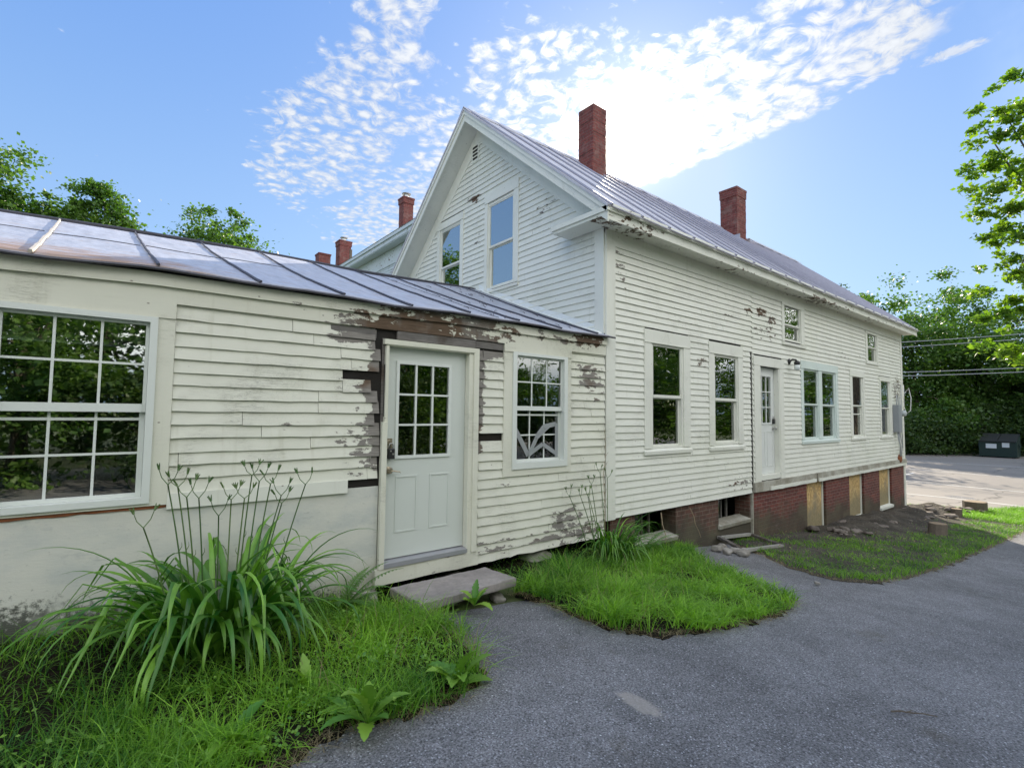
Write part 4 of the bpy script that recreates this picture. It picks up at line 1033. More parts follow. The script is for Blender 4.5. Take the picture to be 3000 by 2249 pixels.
chimney(13.95, 2.70, .52, .50, 4.9, 6.56, house, cap=2, capk=.016, label='dark red brick chimney in the middle of the main roof')
# flashing round the second chimney
mb = MB()
for dx in (-.29, .29): mb.box(13.95 + dx - .015, 13.95 + dx + .015, 2.36, 3.06, 4.98, 5.14)
mb.build('chimney_flashing', M['alum'], mr)


# ------------------------------------------------------------------ plants
def blades(name, x, y, zoff, h, wd, lean, tint, m, az=None):
    """one mesh of thin curved blades (numpy)"""
    n = len(x); az = rng.uniform(0, 2 * np.pi, n) if az is None else az
    z = gh(x, y) + zoff; T = np.array([0, .38, .72, 1.0]); W = np.array([1, .85, .55, 0])
    dxn, dyn = np.cos(az), np.sin(az); fa = az + rng.uniform(-1.2, 1.2, n) + np.pi / 2; sx, sy = np.cos(fa), np.sin(fa)
    V = np.zeros((n, 7, 3), np.float32); k = 0
    for i, (t, w_) in enumerate(zip(T, W)):
        cx = x + dxn * lean * h * t ** 1.9; cy = y + dyn * lean * h * t ** 1.9
        cz = z + h * (t - .32 * np.minimum(lean, 1.6) * t ** 2.2)
        if i < 3:
            V[:, k] = np.stack([cx - sx * wd * w_ / 2, cy - sy * wd * w_ / 2, cz], 1); V[:, k + 1] = np.stack([cx + sx * wd * w_ / 2, cy + sy * wd * w_ / 2, cz], 1); k += 2
        else: V[:, 6] = np.stack([cx, cy, cz], 1)
    b = (np.arange(n) * 7)[:, None]
    q = np.concatenate([b + np.array([[0, 1, 3, 2]]), b + np.array([[2, 3, 5, 4]])]); t3 = b + np.array([[4, 5, 6]])
    me = np_mesh(name, V.reshape(-1, 3), [q, t3], {'tint': np.repeat(np.clip(tint, 0, 1), 7)})
    return link(name, me, m)
def scatter(poly, n, dens=None):
    xs = np.array([p[0] for p in poly]); ys = np.array([p[1] for p in poly])
    X = rng.uniform(xs.min(), xs.max(), n * 4); Y = rng.uniform(ys.min(), ys.max(), n * 4)
    k = inside(X + .05 * vnoise(X, Y, 9) + rng.normal(0, .035, n * 4), Y + .05 * vnoise(X + 3, Y, 8) + rng.normal(0, .035, n * 4), poly)
    if dens is not None: k &= rng.uniform(0, 1, n * 4) < dens(X, Y)
    X, Y = X[k][:n], Y[k][:n]
    return X, Y
# left bed
PAv = [p for p in PA]; PAv[0] = (-2.6, -2.3); PAv[-1] = (-2.6, .1); PAv[-2] = (3.2, .1); PAv[1] = (-2.4, -2.28)
def dA(X, Y):
    d = np.clip(.28 + .7 * vnoise(X, Y, 3.1) + .3 * vnoise(X, Y, 11), .08, 1)
    back = (Y > -1.20 + .12 * np.sin(X * 5)) & (X < 1.35)
    return np.where(back, .12, d) * np.where((Y > -.72) & (X > 2.02), .02, 1)
X, Y = scatter(PAv, 32000, dA)
hh = .10 + .07 * vnoise(X, Y, 2.2) + rng.gamma(2, .032, len(X)); hh = np.clip(hh, .05, .38)
tag(blades('grass', X, Y, .03, hh, rng.uniform(.003, .0085, len(X)), rng.uniform(.25, 1.9, len(X)), .40 + .45 * vnoise(X, Y, 1.7) + rng.normal(0, .2, len(X)) + .25 * (X > 1.1), M['grass']),
    'tall green grass and small weeds in front of the annex', 'grass', kind='stuff')
# middle bed: long wild grass at the left and wall, lush low turf in front
def dB(X, Y): return np.clip(.36 + .65 * vnoise(X, Y, 4) + .35 * vnoise(X, Y, 13), .05, 1) * np.where(Y > -.15, .06, 1) * np.where((Y > -.42 - .1 * np.sin(X * 6)) & (X < 4.9), .10, 1)
X, Y = scatter(PB, 25000, dB)
wild = 1 / (1 + np.exp((X - 4.15 - .25 * (Y + 1.2)) * 5)); backB = 1 / (1 + np.exp(-(Y + .75) * 6))
hh = (.085 + .11 * wild * (.6 + .4 * vnoise(X, Y, 5))) * (1 + .4 * vnoise(X, Y, 7)) + .05 * backB + rng.gamma(2, .02, len(X)) + .08 * wild * rng.uniform(0, 1, len(X)) ** 3
tag(blades('grass', X, Y, .03, hh, rng.uniform(.004, .0115, len(X)), rng.uniform(.3, 1.9, len(X)), .62 + .35 * vnoise(X, Y, 3) + .2 * vnoise(X, Y, 11) - .35 * backB - .08 * wild + rng.normal(0, .18, len(X)), M['grass']),
    'bright lush grass in the patch below the house corner', 'grass', kind='stuff')
def dC(X, Y):
    bare = np.exp(-((Y + .35) / .42) ** 2) * (X > 9.6) * (X < 18.4)
    d = np.clip(.58 + .75 * vnoise(X, Y, 1.6) + .55 * vnoise(X, Y, 6.3), .05, 1) * (1 - .93 * bare)
    rim_ = (Y < -1.75) & (X < 18); d = np.where(rim_, np.clip(d + .25, 0, 1), d)
    return np.where(X > 18.9, .9, d) * np.where((X > 14) & (X < 18.9) & (Y > -1.5), .12, 1)
X, Y = scatter(PC, 105000, dC)
hh = .05 + .035 * vnoise(X, Y, 2.5) + rng.gamma(2, .013, len(X)) + .08 * (X > 18.9); hh = np.clip(hh, .03, .25)
tag(blades('grass', X, Y, .035 + 0 * X, hh, rng.uniform(.005, .010, len(X)), rng.uniform(.3, 1.3, len(X)), .42 + .3 * vnoise(X, Y, 2.1) + rng.normal(0, .2, len(X)) + .3 * (X > 19), M['grass']),  # grass past the house corner tinted brighter: sunlight put into the colour
    'patchy grass strip between the brick basement and the driveway', 'grass', kind='stuff')
X = np.concatenate([rng.uniform(3.3, 4.3, 130), rng.uniform(4.3, 5.8, 60), rng.uniform(.9, 2.0, 90)]); Y = np.concatenate([rng.uniform(-1.9, -.5, 130), rng.uniform(-1.6, -.4, 60), rng.uniform(-1.7, -.6, 90)])
tag(blades('tall_grass_stems', X, Y, .03, rng.uniform(.16, .34, len(X)), rng.uniform(.003, .005, len(X)), rng.uniform(.2, .9, len(X)), rng.uniform(0, .8, len(X)), M['thatch']), 'thin pale seed stems standing above the green grass', 'grass', kind='stuff')
# dry thatch along the edges of the beds
TX, TY = [], []
for poly, n in ((PA[2:14], 2600), (PB[1:13], 2300), (PC[1:10], 3000)):
    P_ = np.array(poly); L = np.hypot(*np.diff(P_, axis=0).T); c = np.r_[0, np.cumsum(L)]; t = rng.uniform(0, c[-1], n)
    TX.append(np.interp(t, c, P_[:, 0]) + rng.normal(0, .045, n)); TY.append(np.interp(t, c, P_[:, 1]) + rng.normal(.02, .045, n))
X, Y = np.concatenate(TX), np.concatenate(TY)
tag(blades('dry_grass', X, Y, .012, rng.uniform(.02, .06, len(X)), rng.uniform(.002, .004, len(X)), rng.uniform(1.2, 2.6, len(X)), rng.uniform(0, 1, len(X)), M['thatch']),
    'dry tan grass clippings along the edge of the driveway', 'grass', kind='stuff')
# small loose leaves of clover-like weeds in the left bed
def leaf_cloud(C, s, tint, name, m, parent=None, up_=.6, asp=.55):
    n = len(C); d = rng.normal(size=(n, 3)); d[:, 2] *= .6; d /= np.linalg.norm(d, axis=1)[:, None]
    u = rng.normal(size=(n, 3)); u[:, 2] += up_ * 2; p = np.cross(d, u); p /= np.linalg.norm(p, axis=1)[:, None] + 1e-9
    s = s[:, None]; nrm = np.cross(p, d)
    V = np.stack([C, C + .45 * d * s + asp * .5 * p * s + .08 * nrm * s, C + d * s, C + .45 * d * s - asp * .5 * p * s + .08 * nrm * s], 1)
    b = (np.arange(n) * 4)[:, None]
    me = np_mesh(name, V.reshape(-1, 3), [np.concatenate([b + np.array([[0, 1, 2]]), b + np.array([[0, 2, 3]])])], {'tint': np.repeat(np.clip(tint, 0, 1), 4)})
    return link(name, me, m, parent, world=True)
X, Y = scatter(PAv, 6500, lambda X, Y: (vnoise(X + 3, Y, 4.3) > .15) * np.where((Y > -1.15) & (X < 1.2), .12, .8))
C = np.stack([X, Y, gh(X, Y) + rng.uniform(.05, .15, len(X))], 1)
tag(leaf_cloud(C, rng.uniform(.012, .032, len(X)), rng.uniform(.1, .9, len(X)), 'ground_cover_weeds', M['weed'], up_=1.5, asp=.8), 'low leafy weeds growing through the grass by the annex', 'weeds', kind='stuff')
X, Y = scatter(PB, 2600, lambda X, Y: np.where(vnoise(X + 1, Y, 3.3) > .1, .8, .1))
C = np.stack([X, Y, gh(X, Y) + .05 + rng.uniform(.02, .08, len(X))], 1)
tag(leaf_cloud(C, rng.uniform(.012, .03, len(X)), rng.uniform(.1, .9, len(X)), 'ground_cover_weeds', M['weed'], up_=1.5, asp=.8), 'small leafy weeds mixed into the bright middle grass patch', 'weeds', kind='stuff')
X, Y = scatter(PC, 1500, lambda X, Y: np.where(Y > -1.5, .5, .25))
C = np.stack([X, Y, gh(X, Y) + .09 + rng.uniform(0, .03, len(X))], 1)
tag(leaf_cloud(C, rng.uniform(.02, .05, len(X)), rng.uniform(0, 1, len(X)), 'dead_leaves', M['thatch'], up_=2, asp=.7), 'dead leaves and chips scattered over the bare soil', 'leaf litter', kind='stuff')

def ribbon(mb, pts, wd, fold=.25, tint=None, wf=None):
    """strap leaf: three vertices across, folded into a shallow V"""
    n = len(pts); vs = []
    for i, p in enumerate(pts):
        p = Vector(p); d = (Vector(pts[min(i + 1, n - 1)]) - Vector(pts[max(i - 1, 0)])).normalized()
        s = d.cross(Vector((0, 0, 1))); s = s.normalized() if s.length > 1e-3 else Vector((1, 0, 0)); nn = s.cross(d)
        t = i / (n - 1); w_ = wd * (wf(t) if wf else min(1, .55 + t * 1.2) * (1 - max(0, t - .45) / .55) ** .8)
        w_ = max(w_, wd * .03)
        vs += [tuple(p - s * w_ / 2 + nn * fold * w_), tuple(p), tuple(p + s * w_ / 2 + nn * fold * w_)]
    fs = []
    for i in range(n - 1):
        a = 3 * i; fs += [(a, a + 1, a + 4, a + 3), (a + 1, a + 2, a + 5, a + 4)]
    mb.add(vs, fs, (tint if tint is not None else random.random()))
def tinted(mb, name, m, parent, label=None, smooth=True):
    me = bpy.data.meshes.new(name); me.from_pydata(mb.v, [], mb.f)
    a = me.attributes.new('tint', 'FLOAT', 'POINT'); a.data.foreach_set('value', [float(x_) for x_ in mb.p])
    if smooth: me.shade_smooth()
    o = link(name, me, m, parent, world=True)
    if label: o['label'] = label
    return o
def arc(x, y, z, az, L, el, droop, n=14, kink=None, ex=1.6):
    p = Vector((x, y, z)); pts = [tuple(p)]; st = L / n
    for i in range(n):
        t = (i + 1) / n
        e = el - droop * t ** ex
        if kink and t > kink: e = min(e, -R(58))
        e = max(e, -R(86))
        p = p + Vector((math.cos(az) * math.cos(e), math.sin(az) * math.cos(e), math.sin(e))) * st; pts.append(tuple(p))
    return pts
def daylily(loc, n, L, spread, label, stalks, wd=.024, wallside=None):
    z = float(gh(loc[0], loc[1])) + .03; rt_ = empty('daylily_plant', (loc[0], loc[1], z), label, 'plant')
    mb = MB()
    for i in range(n):
        a = random.uniform(0, 2 * math.pi); r = spread * random.random() ** .6
        x, y = loc[0] + math.cos(a) * r, loc[1] + math.sin(a) * r * .6
        az = a + random.gauss(0, .5)
        if y > -.35 and math.sin(az) > .3: az = -az
        Lk = L * random.uniform(.55, 1.12); el = R(random.uniform(50, 88)); dr = R(random.uniform(70, 190))
        pts = arc(x, y, z, az, Lk, el, dr, 16, random.choice([None, None, random.uniform(.5, .85)]), 2.3)
        pts = [(px_, min(py_, -.035), max(pz_, float(gh(px_, py_)) + .03)) for px_, py_, pz_ in pts]
        ribbon(mb, pts, wd * random.uniform(.6, 1.15), .22, min(1, max(0, random.gauss(.4, .3))))
    tinted(mb, 'leaves', M['lily'], rt_)
    for (tx, tz) in stalks:
        mb = MB(); by = random.uniform(-.12, .12); bx = loc[0] + (tx - loc[0]) * .55; ty = loc[1] + by + random.uniform(-.1, .1)
        pts = []
        for k in range(9):
            t = k / 8; pts.append((bx + (tx - bx) * t ** 1.5, loc[1] + by + (ty - loc[1] - by) * t, z + (tz - .10 - z) * t))
        mb.tube(pts, .0058, .004, 5)
        e = Vector(pts[-1])
        for s_ in (-1, 1):
            q = e + Vector((s_ * .05, random.uniform(-.03, .03), .085 + random.uniform(-.02, .02))); mid = e.lerp(q, .55) + Vector((s_ * .006, 0, -.008))
            mb.tube([e, mid, q], .003, .0022, 5)
            for b_ in range(4):
                d = Vector((s_ * random.uniform(-.2, .9), random.uniform(-.5, .5), 1)).normalized(); c = q
                mb.tube([c, c + d * .014, c + d * .034, c + d * .042], .0062, .0015, 5)
        for t in (.45, .7):
            c = Vector(pts[int(t * 8)]); s_ = random.choice((-1, 1)); mb.tube([c, c + Vector((s_ * .015, 0, .03)), c + Vector((s_ * .012, 0, .055))], .004, .001, 4)
        mb.p = [random.random()] * len(mb.v); tinted(mb, 'flower_stalk', M['stalk'], rt_)
    return rt_
daylily((.62, -.66), 215, 1.08, .34, 'large daylily clump with arching leaves and tall budding stalks below the big annex window',
        [(.30, -.38), (.36, -.41), (.39, -.45), (.47, -.48), (.79, -.36), (.88, -.41), (1.09, -.42), (.99, -.52), (.66, -.51), (.73, -.50), (.59, -.61), (.18, -.61), (.96, -.55), (.83, -.40)], .050)
daylily((5.0, -.32), 120, .80, .22, 'smaller daylily clump at the corner where the annex meets the main wing',
        [(4.30, -.88), (4.36, -.875), (4.46, -.885), (4.56, -.888), (4.74, -.78), (4.82, -.64), (4.9, -.7)], .026)
# the one long leaf that reaches far left
mb = MB(); ribbon(mb, [(.45, -.75, -1.5), (.30, -.8, -1.25), (.12, -.85, -1.14), (-.05, -.9, -1.09), (-.18, -.92, -1.08), (-.225, -.93, -1.10), (-.28, -.95, -1.28), (-.33, -.96, -1.42)], .036, .2, .5)
lp = [o for o in col.objects if o.name == 'daylily_plant'][0]
tinted(mb, 'bent_leaf', M['lily'], lp, label='long leaf bent sharply down at the left')
def fern(loc, fr, label, s=1):
    z = float(gh(*loc)) + .02; r_ = empty('fern', (loc[0], loc[1], z), label, 'plant')
    for (az, L, el, dr) in fr:
        mb = MB(); pts = arc(loc[0], loc[1], z, az, L, el, dr, 22)
        mb.tube(pts, .003 * s, .001, 4)
        for i in range(5, 22):
            c = Vector(pts[i]); d = (Vector(pts[i]) - Vector(pts[i - 1])).normalized(); sd_ = d.cross(Vector((0, 0, 1))).normalized()
            ln = .095 * s * math.sin(math.pi * min(1, (i - 3) / 19)) ** .7 * (1 - i / 26)
            for q in (-1, 1):
                e = c + sd_ * q * ln + d * ln * .35 - Vector((0, 0, ln * .2))
                for k in range(6):
                    a = c.lerp(e, k / 6); b = c.lerp(e, (k + 1) / 6); pw = .016 * s * (1 - k / 7)
                    mb.add([tuple(a), tuple(a.lerp(b, .6) + d * pw), tuple(b), tuple(a.lerp(b, .6) - d * pw)], [(0, 1, 2, 3)])
        mb.p = [random.uniform(.1, .9)] * len(mb.v); tinted(mb, 'frond', M['fern'], r_, smooth=False)
fern((1.55, -.28), [(R(-65), .50, R(50), R(70)), (R(-15), .42, R(50), R(60)), (R(-20), .62, R(72), R(60)), (R(-50), .60, R(62), R(75)), (R(-80), .5, R(60), R(80)), (R(10), .5, R(75), R(60)), (R(-110), .45, R(65), R(80)), (R(-35), .70, R(60), R(55))], 'green fern beside the large daylily against the annex panel', 1.7)
fern((5.75, -.22), [(R(-60), .5, R(60), R(80)), (R(-20), .55, R(65), R(70)), (R(-100), .45, R(60), R(80)), (R(-40), .6, R(55), R(60)), (R(-75), .35, R(80), R(60))], 'small fern below the first basement window', 1.1)
def weed(loc, n, L, wd, label, el=(20, 75), seed=0, azr=None, flatn=0):
    random.seed(100 + seed); z = float(gh(*loc)) + .03; r_ = empty('broad_leaf_weed', (loc[0], loc[1], z), label, 'weed')
    mb = MB()
    for i in range(n):
        az = (i / n * 2 * math.pi + random.uniform(-.3, .3)) if not azr else random.uniform(*azr)
        e0 = R(random.uniform(*el)) if i >= flatn else R(6)
        pts = arc(loc[0], loc[1], z, az, L * random.uniform(.55, 1.1), e0, R(random.uniform(20, 75)), 28)
        pts = [(a, b, max(c, float(gh(a, b)) + .012)) for a, b, c in pts]
        k = random.uniform(0, 6)
        ribbon(mb, pts, wd * random.uniform(.8, 1.2), .14 + .1 * random.random(), random.uniform(.1, 1), wf=lambda t: (.12 + 1.05 * math.sin(math.pi * min(1, t ** 1.25)) ** 1.0) * (1 + (.34 - .2 * t) * (2 * ((t * 8 + k) % 1) - 1)) if t < .97 else .1)
    tinted(mb, 'leaves', M['weed'], r_)
weed((1.12, -1.93), 14, .30, .060, 'broad toothed weed sprawling onto the driveway nearest the camera', (25, 80), 1, flatn=3)
weed((1.70, -1.88), 10, .27, .078, 'broad leafed weed at the driveway edge right of the nearest one', (15, 75), 2, flatn=2)
weed((2.56, -.80), 8, .22, .06, 'dark green weed growing against the stone step', (20, 80), 3)
weed((.52, -1.72), 13, .23, .06, 'large crinkled weed in the grass at the bottom edge', (10, 60), 4)
weed((.95, -1.45), 8, .2, .05, 'small pale weed in the grass behind the nearest weed', (20, 80), 5)
random.seed(21)
# vines and dry twigs
mb = MB(); mb.tube([(5.14, -.06, -1.75), (5.15, -.05, -1.2), (5.12, -.05, -.8), (5.17, -.05, -.5), (5.14, -.05, -.2)], .005, .002, 5)
for t in range(9):
    z_ = -1.3 + t * .12; mb.tube([(5.14, -.05, z_), (5.14 + random.uniform(-.09, .09), -.07, z_ + .08)], .003, .001, 4)
tag(mb.build('climbing_vine', M['twig']), 'thin dry vine climbing the seam beside the corner board', 'vine')
mb = MB(); mb.tube([(6.35, -.08, -1.43), (6.33, -.12, -1.6), (6.38, -.14, -1.75), (6.36, -.16, -1.95)], .008, .005, 5); tag(mb.build('hanging_vine', M['twig']), 'dry vine hanging in front of the first basement window', 'vine')
mb = MB(); mb.tube([(7.2, -.02, -1.46), (7.28, -.04, -1.6), (7.3, -.05, -1.72), (7.42, -.04, -1.85), (7.46, -.05, -1.95)], .006, .004, 5); tag(mb.build('hanging_vine', M['twig']), 'curled dry vine hanging on the stained bricks', 'vine')

# ------------------------------------------------------------------ trees
def tree(name, label, cat, x, y, lobes, nl, s, m, tr=.16, group=None, seed=0, cl=46, sig=.30, base=None, limbs=10, trunkh=None):
    """lobes: (dx, dy, z, r, rz) crown volumes; clumps of small leaves are spread through each"""
    global rng
    rg = np.random.default_rng(seed + 500); rnd = random.Random(seed)
    z0 = float(gh(x, y)) - .1 if base is None else base
    root = empty(name, (x, y, z0), label, cat, group)
    C = []; tips = []; tot = sum(l[3] ** 2 * l[4] for l in lobes)
    for (dx_, dy_, z, r, rz) in lobes:
        k = max(5, int(cl * r * r * rz / tot)); n = int(nl * r * r * rz / tot)
        d = rg.normal(size=(k, 3)); d /= np.linalg.norm(d, axis=1)[:, None]; rad = rg.uniform(.25, 1, k) ** .45
        cc = np.stack([x + dx_ + d[:, 0] * r * rad, y + dy_ + d[:, 1] * r * rad, z + d[:, 2] * rz * rad], 1)
        tips += [tuple(c) for c in cc]
        w_ = rg.uniform(.4, 1.4, k); w_ /= w_.sum(); ix = rg.choice(k, n, p=w_)
        sg = sig * r * rg.uniform(.5, 1.0, k)
        off = rg.normal(size=(n, 3)) * sg[ix][:, None] * np.array([1, 1, .55])
        C.append(cc[ix] + off)
    C = np.concatenate(C); n = len(C)
    keep = C[:, 2] > gh(C[:, 0], C[:, 1]) + .1; C = C[keep]; n = len(C)
    old = rng; rng = rg
    tint = np.clip(rg.normal(.45, .22, n) + .2 * np.sin(C[:, 0] * 1.7 + C[:, 2] * 2.1), 0, 1)
    crown = leaf_cloud(C, s * rg.uniform(.6, 1.35, n), tint, 'crown', m, root, up_=.5, asp=.75)
    rng = old
    mb = MB(); top = max(l[2] for l in lobes); zt = trunkh or (z0 + (top - z0) * .8)
    cx = sum(l[0] * l[3] for l in lobes) / sum(l[3] for l in lobes); cy = sum(l[1] * l[3] for l in lobes) / sum(l[3] for l in lobes)
    pts = [(x + cx * t * t + rnd.uniform(-.1, .1) * t, y + cy * t * t + rnd.uniform(-.1, .1) * t, z0 + (zt - z0) * t) for t in (0, .1, .25, .45, .65, .85, 1)]
    mb.tube(pts, tr, tr * .25, 8)
    for i in range(limbs):
        tp = Vector(rnd.choice(tips)); t = rnd.uniform(.3, .8); st = Vector(pts[2]).lerp(Vector(pts[-1]), t * .8)
        md = st.lerp(tp, .5) + Vector((rnd.uniform(-.3, .3), rnd.uniform(-.3, .3), rnd.uniform(.1, .5)))
        mb.tube([st, md, tp], tr * .32, tr * .06, 5)
    mb.build('trunk', M['bark'], root, smooth=True)
    return root
def az_xy(a, d): return math.cos(R(a)) * d, math.sin(R(a)) * d - DIST
G_L = 'trees behind the annex'
x, y = az_xy(98.3, 27); tree('broadleaf_tree', 'tall tree at the far left edge behind the annex roof', 'tree', x, y, [(0, 0, 8.6, 1.0, 2.0), (.2, 0, 7.2, 1.1, 1.2), (-1.4, 0, 8, 1.6, 2)], 10000, .15, M['leaf'], group=G_L, seed=1, cl=70, sig=.4)
x, y = az_xy(94.6, 28); tree('broadleaf_tree', 'short thin tree between the two taller ones behind the annex roof', 'tree', x, y, [(0, 0, 7.2, .75, 1.4), (.1, 0, 8.6, .4, .9), (-.5, 0, 8.2, .3, .7)], 3800, .14, M['leaf'], group=G_L, seed=2, cl=50, sig=.55)
x, y = az_xy(91.2, 27); tree('broadleaf_tree', 'dense rounded tree behind the left part of the annex roof', 'tree', x, y, [(.0, 0, 7.3, .85, 1.7), (-.75, 0, 7.8, .45, 1.7), (-.05, 0, 8.9, .5, .8), (.65, 0, 7.5, .45, 1.3)], 12000, .14, M['leaf'], group=G_L, seed=3, cl=90, sig=.5)
x, y = az_xy(82.2, 25); tree('broadleaf_tree', 'separate tree with several pointed tops behind the middle of the annex roof', 'tree', x, y,
     [(0, 0, 6.4, 1.3, 1.3), (-1.05, 0, 7.5, .33, 1.3), (-.4, 0, 7.9, .33, 1.3), (.35, 0, 8.0, .33, 1.2), (.95, 0, 7.6, .32, 1.2), (1.9, 0, 6.3, .45, .9), (-1.5, 0, 6.8, .3, .9)], 12000, .13, M['leaf'], group=G_L, seed=4, cl=170, sig=.62)
G_R = 'trees along the far side of the parking lot'
far = [(22.5, 66, 14.0, 4.5, 'leafd'), (18.4, 60, 13.7, 3.9, 'leafd'), (15.6, 60, 12.9, 4.3, 'leaf'), (12.4, 59, 14.0, 4.8, 'leaf'), (9.9, 62, 13.3, 4.2, 'leaf'), (7.9, 64, 9.6, 3.6, 'leaf'), (5.2, 66, 9.5, 4.4, 'leafd'), (2.0, 62, 11.5, 4.8, 'leaf')]
flab = ['dark tree mostly hidden behind the house roof ridge', 'dark green tree just above the far end of the roof', 'tall pale green tree right of the roof end', 'tallest bright maple in the middle of the far tree line',
        'leafy tree with drooping edge right of the tallest maple', 'low dark tree beside the grey far house', 'dark tree behind the dumpster', 'tall tree past the right edge of the parking lot']
for i, (a, d, ht, r, mm) in enumerate(far):
    x, y = az_xy(a, d)
    tree('broadleaf_tree', flab[i], 'tree', x, y, [(0, 0, ht - r * .75, r * .8, r * .9), (-r * .35, r * .2, ht * .45, r, r * .9), (r * .2, -r * .5, ht * .35, r, r), (0, r * .6, ht * .2, r * .9, r * .9), (-1.5, 0, .5, r, 2.2)],
         17000, .27, M[mm], tr=.3, group=G_R, seed=20 + i, cl=85, sig=.19)
G_B = 'dark bushes below the far trees'
for i, (a, d, r, h) in enumerate(((14.6, 52, 2.4, 2.2), (13.0, 54, 2.6, 2.6), (11.4, 54, 2.6, 2.1), (9.6, 57, 2.8, 2.4), (7.4, 60, 3.0, 3.4), (5.6, 59, 3.0, 3.6), (4.0, 60, 3, 3))):
    x, y = az_xy(a, d)
    tree('bush', ['dark bush beside the far corner of the house', 'dense dark bush left of the lot centre', 'low bush at the middle of the lot edge', 'bush left of the dumpster', 'tall dark bush behind the dumpster', 'black-green bush right of the dumpster', 'bush past the right edge of the lot'][i], 'bush', x, y, [(0, 0, -2.6 + h * .5, r, h * .75), (r * .5, 0, -2.6 + h * .3, r * .8, h * .5)], 6500, .20, M['leafd'], tr=.08, group=G_B, seed=60 + i, cl=40, limbs=4)
# trees on the near side of the lot, out of sight but shading it, and the maple at the right edge
tree('maple_tree', 'large bright green maple reaching in from the right edge', 'tree', 27.5, -4.0,
     [(0, 3.1, 12.2, .9, .45), (.2, 2.5, 11.5, 1.1, .5), (-.1, 2.1, 13.3, .8, .5), (0, 3.7, 9.3, .6, .4), (.2, 2.9, 10.1, 1.1, .55), (-.2, 2.6, 8.7, 1.2, .6), (.3, 2.9, 7.4, 1.1, .5), (0, 3.1, 6.3, .8, .4), (.2, 2.4, 5.2, 1.2, .6), (.6, 2.8, 4.0, 1.0, .6), (1.5, 2.2, 3.0, 1.5, .7),
      (0, 1.2, 12.6, 1.3, .8), (.3, 1.3, 10.6, 1.5, .7), (-.3, 1.2, 9.0, 1.6, .7), (.2, 1.1, 7.2, 1.6, .7), (0, 1.1, 5.4, 1.5, .7), (0, -1.0, 9, 2.8, 4)],
     38000, .19, M['leafb'], tr=.28, seed=90, cl=300, sig=.19, limbs=46, trunkh=11)
for i, (x, y, ht, r) in enumerate(((47, 17, 9.5, 4.2), (39, 22, 8.5, 3.6), (56, 24, 11, 4.5))):
    tree('broadleaf_tree', ['tree behind the house shading the middle of the lot', 'tree close behind the far gable', 'tall tree behind the house near the lot corner'][i], 'tree', x, y, [(0, 0, ht - r * .8, r, r * .9), (0, r * .4, ht * .4, r, r * .9), (r * .4, 0, .5, r * .7, r * .6)], 5000, .34, M['leaf'], tr=.3, group='trees behind the house', seed=110 + i)
# trees across the driveway behind the camera: they are what the panes reflect
G_D = 'trees across the driveway'
refl = [(-9.5, -12, 7.5, 3.4), (-1.6, -11.2, 5.2, 2.9), (4.4, -14, 6.5, 3.2), (8.3, -11.5, 4.6, 2.6), (12.5, -17, 3.6, 2.6), (25, -15, 9.5, 4.2), (33, -15.5, 11, 4.6), (42, -15, 12.5, 5.0), (52, -14, 13.5, 5.2), (64, -14, 15, 5.6), (21, -26, 3.6, 3.0), (29, -31, 4.6, 3.4), (80, -12, 12, 5.5)]
for i, (x, y, ht, r) in enumerate(refl):
    tree('broadleaf_tree', 'leafy tree across the driveway, %s' % ['reflected left of the large window', 'low branching one reflected in the large window', 'reflected between window and door', 'reflected in the pale grey door', 'low one reflected in the small annex window', 'reflected in the screened window', 'reflected in the second tall window', 'reflected in the double window', 'reflected in the narrow far windows', 'tall one reflected in the last window', 'distant low one beyond the gap', 'distant one behind the gap', 'tallest one far down the driveway'][i], 'tree', x, y,
         [(0, 0, ht - r * .7, r * .85, r * .8), (0, .2, ht * .55, r * .9, r * .8), (r * .4, 0, ht * .35, r, r * .8), (-r * .4, 0, ht * .15, r * .95, r * .8), (0, r * .2, -.6, r * .8, 1.3)], 9000 if i < 5 else 12000, .15 if i < 5 else .24, M['leaf'], tr=.2, group=G_D, seed=130 + i, cl=80, sig=.24)

